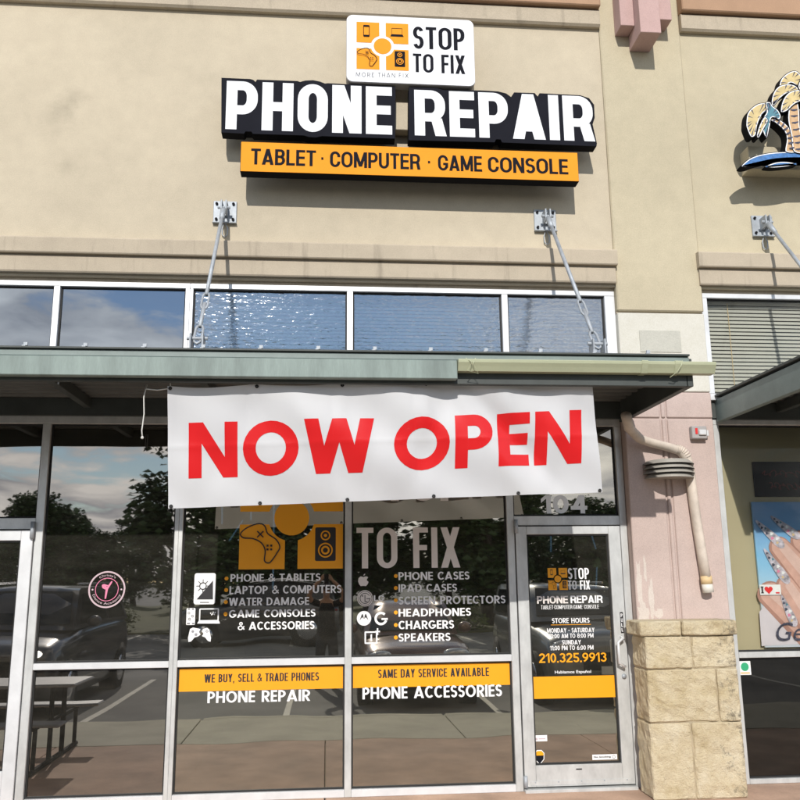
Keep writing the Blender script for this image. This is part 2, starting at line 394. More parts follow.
WID = {'I': 0, 'J': .75, 'L': .82, 'E': .86, 'F': .82, 'M': 1.32, 'W': 1.55, 'S': .92, 'T': .92, 'B': .96, 'P': .95, 'R': 1.0, 'A': 1.12, 'V': 1.1, 'O': 1.12, 'C': 1.02, 'G': 1.08, 'N': 1.06, 'H': 1.04, 'U': 1.02, 'D': 1.04, 'X': 1.06, 'Y': 1.04, 'K': 1.02, '1': .6, '4': 1.0, 'Z': .9}
WFULL = {'P': .84, 'E': .72, 'R': .90, 'S': .78, 'T': .84, 'L': .66, 'F': .68, 'B': .84, 'N': 1.06, 'H': 1.0, 'A': 1.22, 'C': 1.1, 'G': 1.18, 'O': 1.22, 'D': 1.05, 'M': 1.36}
WHEAVY = {'P': 1.03, 'H': 1.03, 'O': 1.0, 'N': .98, 'E': .88, 'R': 1.07, 'A': 1.16}
def glyph(ch, W, tv, th, full):
    """list of (polygons) and advance; unit cap height. full = round letters are full ellipses"""
    w = W*(WFULL.get(ch, WID.get(ch, 1.0)) if full else WHEAVY.get(ch, WID.get(ch, 1.0)) if tv > .21 else WID.get(ch, 1.0))
    if ch == 'I': w = tv
    l, r, b, t = tv/2, w-tv/2, th/2, 1-th/2
    cx = w/2; rx = (r-l)/2; ry = (t-b)/2 if full else min((t-b)/2, rx*1.05)
    d = tv*1.12
    G = []
    if ch in 'O0Q':
        if ch == '0' and full: w = W*.95; r = w-tv/2; cx = w/2; rx = (r-l)/2
        p = ell(cx, t-ry, rx, ry, 0, 180) + ell(cx, b+ry, rx, ry, 180, 360)
        G += stroke(p[:-1] if full else p, tv, th, True)
        if ch == 'Q': G.append(diag(w*.62, .28, w*.95, -.04, d))
    elif ch in 'CG':
        if full: p = ell(cx, .5, rx, ry, 44, 316, 26)
        else: p = [(r, .64)] + ell(cx, t-ry, rx, ry, 0, 180) + ell(cx, b+ry, rx, ry, 180, 360) + [(r, .36)]
        if ch == 'G':
            p = p[:-1]+[(r, .33), (r, .46)] if not full else ell(cx, .5, rx, ry, 44, 330, 26)
            G.append(rect(cx*1.02, .5-th, w, .5)); G.append(rect(w-tv, .2, w, .5))
        G += stroke(p, tv, th)
        if full and ch == 'C': w *= .90
    elif ch == 'S':
        m = .515
        p = ell(cx, (t+m)/2, rx, (t-m)/2, 22, 270, 20) + ell(cx, (b+m)/2, rx, (m-b)/2, 90, -158, 20)[1:]
        G += stroke(p, tv*.97, th)
    elif ch == 'U':
        ry2 = min(rx*1.05, .45); G += stroke([(l, 1), (l, .6)] + ell(cx, b+ry2, rx, ry2, 180, 360) + [(r, .6), (r, 1)], tv, th)
    elif ch == 'J':
        G += stroke([(r, 1), (r, .6)] + ell(cx, b+rx, rx, rx, 0, -160), tv, th)
    elif ch in 'DPRB':
        G.append(rect(0, 0, tv, 1))
        if ch == 'D':
            ex = min(rx*1.3, r-tv*.5) ; ey = ry if full else ry
            G += stroke([(tv, t)] + ell(r-ex, t-ey, ex, ey, 90, 0) + ell(r-ex, b+ey, ex, ey, 0, -90) + [(tv, b)], tv, th)
        else:
            m = .44 if ch in 'PR' else .53
            if ch == 'R': m = .45
            if tv > .21 and not full and ch in 'PR': m = .405
            ey = (t-m)/2; ex = min(ey*1.05, r-tv)
            rr = r if ch != 'B' else r-.04*W
            if full: G += stroke([(tv, t), (rr-ex, t)] + ell(rr-ex, m+ey, ex, ey, 90, -90) + [(tv, m)], tv, th)
            else:
                q = max(tv*.52, ex*.82); qe = max(th*.52, ey*.86)
                G += stroke([(tv*.9, t), (rr-q, t)] + ell(rr-q, t-qe, q, qe, 90, 0, 8) + ell(rr-q, m+qe, q, qe, 0, -90, 8) + [(tv*.9, m)], tv, th)
            if ch == 'R': G.append(diag(w*.50, m-th*.4, w-d/2+.02, 0, d) if full else diag(w-d*.78, m-th*.1, w-d/2+.03, 0, d*.96))
            if ch == 'B':
                ey = (m-b)/2; ex = min(ey*1.05, r-tv)
                G += stroke([(tv, m), (r-ex, m)] + ell(r-ex, b+ey, ex, ey, 90, -90) + [(tv, b)], tv, th)
    elif ch == 'A':
        G += [diag(d/2, 0, cx, 1, d), diag(w-d/2, 0, cx, 1, d), rect(w*.27, .17, w*.73, .17+th*(.95 if tv < .22 or full else 1.5))]
    elif ch == 'V': G += [diag(d/2, 1, cx, 0, d), diag(w-d/2, 1, cx, 0, d)]
    elif ch == 'W':
        q = w*.27; G += [diag(d/2, 1, q, 0, d), diag(cx, 1, q, 0, d), diag(cx, 1, w-q, 0, d), diag(w-d/2, 1, w-q, 0, d)]
    elif ch == 'M':
        G += [rect(0, 0, tv, 1), rect(w-tv, 0, w, 1), diag(d/2, 1, cx, .08, d), diag(w-d/2, 1, cx, .08, d)]
    elif ch == 'N': G += [rect(0, 0, tv, 1), rect(w-tv, 0, w, 1), diag(d/2, 1, w-d/2, 0, d)]
    elif ch == 'X': G += [diag(d/2, 1, w-d/2, 0, d), diag(d/2, 0, w-d/2, 1, d)]
    elif ch == 'Y': G += [diag(d/2, 1, cx, .42, d), diag(w-d/2, 1, cx, .42, d), rect(cx-tv/2, 0, cx+tv/2, .46)]
    elif ch == 'K': G += [rect(0, 0, tv, 1), diag(tv*.9, .38, w-d/2, 1, d), diag(w*.42, .6, w-d/2, 0, d)]
    elif ch == 'Z': G += [rect(0, 1-th, w, 1), rect(0, 0, w, th), diag(d/2, th*.8, w-d/2, 1-th*.8, d)]
    elif ch == 'E': G += [rect(0, 0, tv, 1), rect(tv, 0, w, th), rect(tv, 1-th, w, 1), rect(tv, .51-th/2, w*.95, .51+th/2)]
    elif ch == 'F': G += [rect(0, 0, tv, 1), rect(tv, 1-th, w, 1), rect(tv, .5-th/2, w*.93, .5+th/2)]
    elif ch == 'H': G += [rect(0, 0, tv, 1), rect(w-tv, 0, w, 1), rect(tv, .5-th/2, w-tv, .5+th/2)]
    elif ch == 'I': G += [rect(0, 0, tv, 1)]
    elif ch == 'L': G += [rect(0, 0, tv, 1), rect(tv, 0, w, th)]
    elif ch == 'T': G += [rect(cx-tv/2, 0, cx+tv/2, 1-th), rect(0, 1-th, w, 1)]
    elif ch == '1': G += [rect(w-tv, 0, w, 1), [(0, .78), (0, .78-th), (w-tv, 1-th*.9), (w-tv, 1), (w-tv*1.1, 1)]]
    elif ch == '2':
        ey = .27-th/2+.02
        G += stroke(ell(cx, t-ey, rx, ey, 170, -28, 14) + [(l+.02, th*.9)], tv, th*1.15); G.append(rect(0, 0, w, th))
    elif ch == '3':
        m = .53; G += stroke(ell(cx, (t+m)/2, rx*.94, (t-m)/2, 160, -90, 14), tv, th) + stroke(ell(cx, (b+m)/2, rx, (m-b)/2, 90, -165, 14), tv, th)
    elif ch == '4': G += [rect(w*.58, 0, w*.58+tv, 1), rect(0, .2, w, .2+th), diag(d*.5, .2, w*.58+tv-d*.5, 1, d)]
    elif ch == '5':
        G += [rect(w*.12, 1-th, w*.94, 1), rect(w*.08, .5, w*.08+tv, 1)]
        G += stroke([(tv*.6, .56)] + ell(cx*.98, .31, rx, .31-b, 105, -160, 16), tv, th)
    elif ch == '6' or ch == '9':
        s = stroke(ell(cx, .31, rx, .31-b, 0, 360, 20)[:-1], tv, th, True) + stroke(ell(w*1.05, .33, w*1.05-tv/2, .67-th/2, 180, 108, 12), tv, th)
        G += s if ch == '6' else [[(w-x, 1-y) for x, y in q] for q in s]
    elif ch == '7': G += [rect(0, 1-th, w, 1), diag(w*.35, 0, w-d/2, 1-th*.5, d)]
    elif ch == '8':
        m = .53; G += stroke(ell(cx, (t+m)/2, rx*.9, (t-m)/2, 0, 360, 18)[:-1], tv, th, True) + stroke(ell(cx, (b+m)/2, rx, (m-b)/2, 0, 360, 18)[:-1], tv, th, True)
    elif ch == '&':
        p = [(w*1.02, .06), (w*.35, .66)] + ell(w*.47, .78, w*.2, .16, 200, -20, 12) + [(w*.5, .56), (w*.22, .42)] + ell(w*.4, .27, w*.34, .22, 140, 300, 10) + [(w*.86, .3), (w*.98, .48)]
        G += stroke(p, tv*.72, th*.85)
    elif ch in '.:':
        w = tv; G.append(rect(0, 0, tv, th*1.1))
        if ch == ':': G.append(rect(0, .5, tv, .5+th*1.1))
    elif ch == ',': w = tv; G.append([(0, th), (tv*.2, -.18), (tv*.6, -.18), (tv, th)])
    elif ch == '·': w = tv*1.1; G.append(rect(0, .43, tv, .43+th*1.05))
    elif ch == '-': w = W*.55; G.append(rect(0, .4, w, .4+th*.9))
    elif ch == ' ': w = W*.5
    return G, w
STY = {  # width, upright thickness, level thickness, letter gap, full ellipses
    'heavy': (.68, .245, .185, .10, False), 'cond': (.47, .158, .128, .085, False), 'condb': (.46, .160, .130, .085, False), 'condthin': (.36, .09, .08, .07, False),
    'geo': (.84, .235, .215, .10, True), 'futura': (.66, .178, .155, .085, True), 'arial': (.66, .19, .15, .075, False), 'light': (.6, .075, .075, .32, True), 'wide': (.72, .20, .17, .07, False)}
def text_polys(s, style):
    W, tv, th, gap, full = STY[style]; x = 0; P = []
    for ch in s:
        g, w = glyph(ch, W, tv, th, full)
        for q in g: P.append([(px+x, py) for px, py in q])
        x += w + gap
    return P, x-gap
def letter_mesh(s, style, x0, x1, z0, z1, y, fn=None, flip=0):
    P, w = text_polys(s, style); mb = MB()
    for i, q in enumerate(P):
        e = 0.00003*(i % 7)
        mb.add([(x0+px/w*(x1-x0), y-e, z0+py*(z1-z0)) for px, py in q], [list(range(len(q)))])
    return mb
def letters(s, style, px, Y, mat, parent, name='lettering', split=False):
    """px = (x0, x1, y_bottom, y_top) in photo pixels measured at the middle of the line"""
    xl, xr, yb, yt = px
    a = at(xl, (yb+yt)/2, Y); b = at(xr, (yb+yt)/2, Y)
    zb = at((xl+xr)/2, yb, Y).z; zt = at((xl+xr)/2, yt, Y).z
    if not split: return letter_mesh(s, style, a.x, b.x, zb, zt, Y).build(name, mat, parent)
    W, tv, th, gap, full = STY[style]; tot = text_polys(s, style)[1]; x = 0; k = (b.x-a.x)/tot
    for ch in s:
        w = glyph(ch, W, tv, th, full)[1]
        if ch != ' ': letter_mesh(ch, style, a.x+x*k, a.x+(x+w)*k, zb, zt, Y).build('letter', mat, parent)
        x += w+gap
def font_mesh(s, x0, x1, z0, z1, y, mat, parent, name='lettering', bold=0.0, shear=0.0, fn=None):
    cu = bpy.data.curves.new('t', 'FONT'); cu.body = s; cu.offset = bold; cu.shear = shear; cu.resolution_u = 4
    o = bpy.data.objects.new('t', cu); C.objects.link(o)
    dg = bpy.context.evaluated_depsgraph_get(); me = bpy.data.meshes.new_from_object(o.evaluated_get(dg))
    bpy.data.objects.remove(o); bpy.data.curves.remove(cu)
    vs = [v.co.copy() for v in me.vertices]; fs = [list(p.vertices) for p in me.polygons]; bpy.data.meshes.remove(me)
    ax, bx_ = min(v.x for v in vs), max(v.x for v in vs); az, bz = min(v.y for v in vs), max(v.y for v in vs)
    mb = MB()
    q = [((v.x-ax)/(bx_-ax), (v.y-az)/(bz-az)) for v in vs]
    mb.add([fn(u, w) for u, w in q] if fn else [(x0+u*(x1-x0), y, z0+w*(z1-z0)) for u, w in q], fs)
    return mb.build(name, mat, parent)
def flat(polys, y, mat, parent, name):
    """flat print: (x, z) polygons on the plane y, each a hair in front of the last"""
    mb = MB()
    for i, p in enumerate(polys): mb.add([(x, y-0.0002*i, z) for x, z in p], [list(range(len(p)))])
    return mb.build(name, mat, parent)
def pxpoly(pts, Y): return [(lambda v: (v.x, v.z))(at(x, y, Y)) for x, y in pts]
def ring(cx, cz, r0, r1, n=32, sx=1.0):
    q = []
    for i in range(n):
        a, b = 2*math.pi*i/n, 2*math.pi*(i+1)/n
        q.append([(cx+sx*r*math.cos(k), cz+r*math.sin(k)) for r, k in ((r0, a), (r1, a), (r1, b), (r0, b))])
    return q
def disc(cx, cz, r, n=28, sx=1.0): return [(cx+sx*r*math.cos(2*math.pi*i/n), cz+r*math.sin(2*math.pi*i/n)) for i in range(n)]
def rrect(x0, x1, z0, z1, r, n=5):
    p = []
    for cx, cz, a in ((x1-r, z1-r, 0), (x0+r, z1-r, 90), (x0+r, z0+r, 180), (x1-r, z0+r, 270)):
        p += [(cx+r*math.cos(math.radians(a+90*i/n)), cz+r*math.sin(math.radians(a+90*i/n))) for i in range(n+1)]
    return p
def loop_polys(pts, t):
    """closed line drawing of thickness t"""
    return stroke(pts, t, t, True)

# ------------------------------------------------------------------ ground
GZ = -0.035          # walk level at the shopfront
AZ = GZ-0.13         # asphalt level
ground = MB().box(-400, 400, -400, 60, AZ-0.3, AZ).build('parking_lot', MT['asphalt']); tag(ground, kind='structure')
walk = MB().box(-14, 14, -2.40, 0.16, AZ, GZ-0.03).build('sidewalk', MT['mortar']); tag(walk, kind='structure')
SX = [-14.3+2.86*i for i in range(11)]
for i in range(10):
    for y0, y1 in ((-2.40, 0.15),):
        dz = random.uniform(-.002, .002)
        bx('slab', MT['side_pink_conc'], walk, SX[i]+.005, SX[i+1]-.005, y0+.004, y1-.004, GZ-0.028, GZ+dz, 0.004)
apron = MB().box(-14, 14, -4.02, -2.41, AZ, GZ-0.03).build('concrete_walk', MT['mortar']); tag(apron, kind='structure')
for i in range(9):
    bx('slab', MT['conc'], apron, -14+3.11*i+.006, -14+3.11*(i+1)-.006, -4.015, -2.412, GZ-.028, GZ+random.uniform(-.002, .001), .004)
kerb = empty('kerb', (0, -4.1, AZ)); tag(kerb, kind='structure')
for i in range(9): bx('kerb_stone', MT['conc'], kerb, -14+3.11*i+.004, -14+3.11*(i+1)-.004, -4.18, -4.022, AZ-.05, GZ-.004, .02)
lines = empty('parking_lines', (0, -7, AZ)); tag(lines, kind='structure')
for x in (-8.6, -5.95, -3.25, -0.55, 2.45, 5.3, 8.0):
    bx('painted_line', MT['paint_line'], lines, x-.05, x+.05, -9.6, -4.5, AZ-.01, AZ+.004)
for x in (-9, -6.3, -3.6, -.9, 1.8, 4.5, 7.2, 9.9):
    bx('painted_line', MT['paint_line'], lines, x-.05, x+.05, -22.5, -17.5, AZ-.01, AZ+.004)

# ------------------------------------------------------------------ shop building
B = empty('shop_building', (0, 0.1, GZ)); tag(B, 'long tan stucco shop building with moulded bands and a pink lower pilaster', 'building')
WY = -0.10                                         # face of the stucco
TOP = 9.2
bx('wall', MT['stucco'], B, -13, 2.662, WY, 0.22, 4.345, TOP)
bx('wall', MT['stucco_right'], B, 3.492, 13, WY, 0.22, 4.345, TOP)
MB().box(2.664, 3.490, WY-.022, 0.22, 4.105, TOP, .012).build('pilaster', MT['stucco_right'], B)
bx('wall_end', MT['stucco'], B, -13, -6.2, WY, .22, GZ-.02, 4.343)
bx('wall_end', MT['stucco_right'], B, 6.9, 13, WY, .22, GZ-.02, 4.343)
# white panel over the pink wall
bx('white_panel', MT['white_panel'], B, 2.664, 3.490, WY-.012, .22, 3.345, 4.090, .006)
bx('groove', MT['moulding'], B, 2.664, 3.490, WY+.012, .22, 4.088, 4.107)
bx('patch', MT['patch'], B, 2.855, 3.245, WY-.018, WY-.010, 3.712, 3.922, .003)
# pink wall: panels with recessed joints
bx('joint_backing', MT['pink'], B, 2.668, 3.488, WY+.006, .22, GZ-.02, 3.343)
PX = ((2.664, 2.995), (3.012, 3.046), (3.063, 3.490))
for x0, x1 in PX:
    for z0, z1 in ((GZ-.02, 3.088), (3.104, 3.338)):
        bx('pink_panel', MT['pink'], B, x0, x1, WY-.010, WY+.02, z0, z1, .007)
# peeled white paint beside the door
peel = []
for x, z, w, h in ((2.70, 1.62, .05, .55), (2.72, 1.35, .11, .30), (2.80, 1.48, .05, .42), (2.76, 1.75, .03, .25), (2.86, 1.38, .08, .10)):
    pts = []
    for i in range(22):
        a = 2*math.pi*i/22; k = random.uniform(.6, 1.15)
        pts.append((x+w*.5*k*math.cos(a), z+h*.5*k*math.sin(a)))
    peel.append(pts)
flat(peel, WY-.0105, stucco('faded_pink_paint', (0.60, 0.53, 0.475)), B, 'peeled_paint')
# window-head bands (two courses with a shadow groove), left shops and salon
for x0, x1 in ((-13, 2.672), (3.455, 13)):
    MB().xprism([(WY+.02, 4.366), (-.138, 4.366), (-.146, 4.378), (-.146, 4.505), (-.138, 4.518), (-.138, 4.526), (WY+.02, 4.526)], x0+.012, x1-.012 if x1 < 5 else x1).build('moulding_course', MT['moulding'], B)
    MB().xprism([(WY+.02, 4.526), (-.178, 4.530), (-.185, 4.540), (-.185, 4.668), (-.178, 4.680), (WY+.02, 4.688)], x0, x1).build('moulding_course', MT['moulding'], B)
# top mouldings
for x0, x1 in ((-13, 2.660), (3.494, 13)):
    MB().xprism([(WY+.02, 7.035), (-.145, 7.035), (-.165, 7.055), (-.165, 7.205), (-.150, 7.220), (WY+.02, 7.222)], x0, x1).build('moulding_course', MT['moulding'], B)
    bx('brown_course', MT['brown_band'], B, x0, x1, -.215, WY+.02, 7.226, 8.4, .01)
# soffit returns above the clerestory glass, ledger strip behind the canopies
for x0, x1 in ((-6.2, 2.662), (3.492, 6.9)): bx('head_soffit', MT['moulding'], B, x0, x1, -.052, .22, 4.315, 4.344)
for x0, x1 in ((-6.2, 2.662), (3.492, 6.9)):
    bx('ledger_strip', MT['steel_dark'], B, x0, x1, -.02, .14, 3.118, 3.275)
# body of the building behind the shopfront
bx('roof_slab', MT['interior'], B, -13, 13, .22, 12, TOP-.5, TOP-.2)
bx('back_wall', MT['stucco'], B, -13, 13, 11.8, 12.1, GZ-.1, TOP)
bx('side_wall', MT['stucco'], B, -13.2, -13, .0, 12.1, GZ-.1, TOP)
bx('side_wall', MT['stucco'], B, 13, 13.2, .0, 12.1, GZ-.1, TOP)
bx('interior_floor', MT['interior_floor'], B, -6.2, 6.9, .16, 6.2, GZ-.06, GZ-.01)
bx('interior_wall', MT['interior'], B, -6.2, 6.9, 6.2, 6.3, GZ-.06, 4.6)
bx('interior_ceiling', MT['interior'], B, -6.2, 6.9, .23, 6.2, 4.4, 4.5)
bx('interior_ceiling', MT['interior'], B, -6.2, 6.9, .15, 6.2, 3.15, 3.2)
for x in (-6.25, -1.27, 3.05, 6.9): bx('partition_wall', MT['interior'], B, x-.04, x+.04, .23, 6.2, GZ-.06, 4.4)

# pink corbel on the pilaster
K = empty('stepped_corbel', (3.05, WY, 6.95)); tag(K, 'stepped pink stucco corbel blocks high on the pilaster', 'corbel')
def cb(x0, x1, z0, d): bx('block', MT['pink_block'], K, x0, x1, WY-.022-d, WY-.022, z0, 8.3, .004)
a = at(621, 27, -.30); b_ = at(637, 27, -.30); c1 = at(640.5, 32, -.43); c2 = at(661.5, 32, -.43); d1 = at(672, 20, -.30)
cb(a.x, c1.x+.0, a.z+.02, .18); cb(c1.x+.002, c2.x-.002, c1.z, .31); cb(c2.x, d1.x, d1.z, .18)

# ------------------------------------------------------------------ glazing
GY = 0.045       # glass plane
def bar(name, par, x0, x1, z0, z1, mat='alu', y0=0.0, y1=0.10): return bx(name, MT[mat], par, x0, x1, y0, y1, z0, z1, .003)
def pane(par, x0, x1, z0, z1, mat, y=GY):
    o = bx('pane', MT[mat], par, x0-.008, x1+.008, y, y+.006, z0-.008, z1+.008)
    g = MB(); t = .012
    g.box(x0, x0+t, y-.012, y+.02, z0, z1); g.box(x1-t, x1, y-.012, y+.02, z0, z1)
    g.box(x0+t, x1-t, y-.012, y+.02, z0, z0+t); g.box(x0+t, x1-t, y-.012, y+.02, z1-t, z1)
    g.build('gasket', MT['gasket'], o); return o
# -- clerestory over the left shop and over the phone shop
CL = empty('clerestory_window', (-3.7, .05, 3.28)); tag(CL, 'clerestory strip left of the tie rod, clear panes mirroring blue sky and clouds', 'window', 'clerestory windows')
CM = empty('clerestory_window', (.7, .05, 3.28)); tag(CM, 'clerestory strip of three crinkled blue film panes under the main sign', 'window', 'clerestory windows')
CY = -0.06; CK = (CY-CAM[1])/(0-CAM[1])
def cler(par, xs, x0, x1, mat, rail='alu_white'):
    """frame set proud of the shopfront below; x given for the plane Y = 0"""
    xs = [(a*CK, b*CK) for a, b in xs]; x0 *= CK; x1 = min(x1*CK, 6.9)
    bar('frame_rail', par, x0, x1, 4.266, 4.312, 'alu_white', CY); bar('frame_rail', par, x0, x1, 3.28, 3.34, 'alu_white', CY)
    for (xa, xb) in xs: bar('mullion', par, xa, xb, 3.341, 4.265, 'alu_white', CY)
    return [pane(par, p[1]+.001, q[0]-.001, 3.341, 4.265, mat, CY+.045) for p, q in zip(xs[:-1], xs[1:])]
cler(CL, ((-5.0, -4.95), (-3.66, -3.605), (-2.438, -2.384), (-1.285, -1.247)), -6.2, -1.247, 'glass_up')
cler(CM, ((-1.245, -1.217), (.168, .223), (1.604, 1.661), (2.585, 2.683)), -1.245, 2.683, 'film')
for x0, x1 in ((-1.20, .16), (.225, 1.59), (1.65, 2.56)):
    z = 3.36
    while z < 4.23:
        m = MB().add([(x0, .085, z), (x1, .085, z), (x1, .100, z+.029), (x0, .100, z+.029), (x0, .086, z-.001), (x1, .086, z-.001), (x1, .101, z+.028), (x0, .101, z+.028)],
                     [(0, 1, 2, 3), (7, 6, 5, 4), (0, 4, 5, 1), (1, 5, 6, 2), (2, 6, 7, 3), (3, 7, 4, 0)])
        m.build('blind_slat', MT['blue_slat'], CM); z += .034
# -- left neighbour: door bay and window bay
LW = empty('storefront_window', (-1.85, .05, GZ)); tag(LW, 'dark tinted shopfront bay with a round pink dancer sticker', 'window', 'shopfront glazing')
bar('frame_rail', LW, -6.2, -1.291, 3.04, 3.112)
bar('mullion', LW, -2.440, -2.374, GZ, 3.039)
bar('mullion', LW, -1.290, -1.256, GZ, 3.039)
bar('frame_rail', LW, -2.373, -1.291, 1.003, 1.054, 'alu_white'); bar('frame_rail', LW, -2.373, -1.291, GZ, .022, 'alu_white')
pl1 = pane(LW, -2.372, -1.292, 1.056, 3.038, 'glass_left'); pl0 = pane(LW, -2.372, -1.292, .024, 1.001, 'glass_left')
bar('transom_rail', LW, -3.50, -2.441, 2.14, 2.232)
pane(LW, -3.50, -2.442, 2.234, 3.038, 'glass_left')
bar('mullion', LW, -3.56, -3.502, GZ, 3.039); bar('frame_rail', LW, -6.2, -3.561, GZ, .022); pane(LW, -6.2, -3.562, .024, 3.038, 'glass_left')
LD = empty('glass_door', (-2.97, .03, GZ)); tag(LD, 'white framed glass door of the tinted shop cut off by the left edge', 'door', 'glass shop doors')
bar('stile', LD, -2.545, -2.448, .01, 2.128, 'alu_white', -.012, .05); bar('stile', LD, -3.494, -3.40, .01, 2.128, 'alu_white', -.012, .05)
bar('rail', LD, -3.399, -2.546, 2.045, 2.128, 'alu_white', -.012, .05); bar('rail', LD, -3.399, -2.546, .01, .24, 'alu_white', -.012, .05)
pane(LD, -3.398, -2.547, .242, 2.043, 'glass_left', .02)
MB().tube([(-2.452, -.024, 2.06), (-2.452, -.024, 2.20)], .019, 10).build('pivot_hinge', MT['galv'], LD, True)
# dancer sticker
sc = at(107, 589.5, GY); R_ = (at(125.5, 589.5, GY).x-at(88.5, 589.5, GY).x)/2
y_s = GY-.002
stk = flat(ring(sc.x, sc.z, R_*.91, R_, 48), y_s, MT['pale_pink_vinyl'], pl1, 'sticker_ring')
flat(ring(sc.x, sc.z, R_*.60, R_*.635, 40), y_s, MT['pink_vinyl'], pl1, 'sticker_ring')
def dn(x, z): return (sc.x+x*R_, sc.z+z*R_)
flat([[dn(-.10, -.5), dn(-.02, -.5), dn(.06, .05), dn(-.07, .05)], [dn(-.07, .05), dn(.05, .0), dn(.28, .42), dn(.22, .46)], [dn(-.08, .0), dn(.02, .1), dn(-.1, .28), dn(-.18, .26)],
      [dn(-.28, .10), dn(-.10, .0), dn(-.07, .07), dn(-.2, .15)], disc(*dn(-.2, .2), R_*.09, 14), [dn(-.22, .24), dn(-.16, .3), dn(.1, .22), dn(.06, .17)]], y_s, MT['pink_vinyl'], pl1, 'dancer_figure')
flat([disc(*dn(-.78, .0), R_*.05, 12), disc(*dn(.78, .0), R_*.05, 12)], y_s, MT['pale_pink_vinyl'], pl1, 'sticker_dot')
font_mesh("Christy's", 0, 1, 0, 1, 0, MT['pale_pink_vinyl'], pl1, fn=lambda u, w: (sc.x+R_*(.68+.16*w)*math.cos(math.radians(125-70*u)), y_s, sc.z+R_*(.68+.16*w)*math.sin(math.radians(125-70*u))))
font_mesh("Dance Academy", 0, 1, 0, 1, 0, MT['pale_pink_vinyl'], pl1, fn=lambda u, w: (sc.x+R_*(.86-.17*w)*math.cos(math.radians(200+140*u)), y_s, sc.z+R_*(.86-.17*w)*math.sin(math.radians(200+140*u))))
# -- phone shop windows
PW = empty('storefront_window', (.2, .05, GZ)); tag(PW, 'phone shop window with white service lists and orange stripe below the banner', 'window', 'shopfront glazing')
bar('frame_rail', PW, -1.255, 2.662, 3.04, 3.112)
bar('mullion', PW, -1.255, -1.222, GZ, 3.039); bar('mullion', PW, .158, .214, GZ, 3.039); bar('mullion', PW, 1.580, 1.642, GZ, 3.039)
bar('door_jamb', PW, 2.600, 2.662, GZ, 3.039)
bar('transom_rail', PW, 1.643, 2.599, 2.150, 2.232)
panes = {}
for k, (x0, x1) in {'a': (-1.221, .157), 'b': (.215, 1.579)}.items():
    bar('frame_rail', PW, x0, x1, 1.004, 1.058, 'alu_white'); bar('frame_rail', PW, x0, x1, GZ, .022, 'alu_white')
    panes[k] = pane(PW, x0+.001, x1-.001, 1.060, 3.038, 'glass'); panes[k+'low'] = pane(PW, x0+.001, x1-.001, .024, 1.002, 'glass')
trans = pane(PW, 1.644, 2.598, 2.234, 3.038, 'glass')
VY = GY-.0025
letters('104', 'geo', (541, 587, 513.5, 495), VY, MT['vinyl_white'], trans)
# -- phone shop door
PD = empty('glass_door', (2.13, .03, GZ)); tag(PD, 'aluminium glass door with store hours and phone number lettering', 'door', 'glass shop doors')
DY0, DY1 = -.010, .048
bar('stile', PD, 1.652, 1.748, .0, 2.140, 'alu', DY0, DY1); bar('stile', PD, 2.486, 2.592, .0, 2.140, 'alu', DY0, DY1)
bar('rail', PD, 1.749, 2.485, 2.070, 2.140, 'alu', DY0, DY1); bar('rail', PD, 1.749, 2.485, .0, .166, 'alu', DY0, DY1)
dp = pane(PD, 1.750, 2.484, .168, 2.068, 'glass', .022); DV = .022-.0025
bar('kick_strip', PD, 1.70, 2.56, .012, .046, 'alu', DY0-.004, DY0-.001)
for i in range(5): MB().tube([(1.74+i*.195, DY0-.001, .036), (1.74+i*.195, DY0-.006, .036)], .006, 8).build('screw', MT['galv'], PD)
bar('threshold', PD, 1.645, 2.598, GZ-.012, -.012, 'alu', -.06, .09)
# pull handle: outer offset bow and the inner one seen through the glass
def bow(x, y, z0, z1, out, side): return [(x, y, z1), (x, y-out, z1-.01), (x+side, y-out-.01, z1-.04), (x+side, y-out-.01, z0+.04), (x, y-out, z0+.01), (x, y, z0)]
hz1, hz0 = at(614, 637, 0).z, at(618, 667, 0).z
MB().tube(bow(2.545, DY0, hz0, hz1, .05, -.05), .013, 10).build('pull_handle', MT['alu_white'], PD, True)
MB().tube([(2.47, .06, hz1+.03), (2.455, .10, hz1+.01), (2.455, .10, hz0+.03), (2.47, .06, hz0+.01)], .012, 10).build('pull_handle', MT['alu'], PD, True)
MB().tube([(2.548, DY0, at(624, 676, 0).z), (2.548, DY0-.012, at(624, 676, 0).z)], .020, 14).build('lock_cylinder', MT['galv'], PD, True)
bx('push_sign', MT['vinyl_black'], PD, 2.545, 2.572, DY0-.003, DY0-.0005, at(620, 633, 0).z, at(620, 612, 0).z)
for i, ch in enumerate('PULL'):
    zt = at(620, 613.5+4.8*i, 0).z; letter_mesh(ch, 'futura', 2.551, 2.566, zt-.030, zt, DY0-.0036).build('lettering', MT['vinyl_white'], PD)
for x, z in ((1.652, 2.13),): MB().tube([(1.655, DY0-.016, 2.08), (1.655, DY0-.016, 2.20)], .017, 10).build('pivot_hinge', MT['galv'], PD, True)
MB().tube([(1.655, DY0-.016, .0), (1.655, DY0-.016, .09)], .017, 10).build('pivot_hinge', MT['galv'], PD, True)
def door_txt(s, st, px, mat='vinyl_white'): return letters(s, st, px, DV, MT[mat], dp)
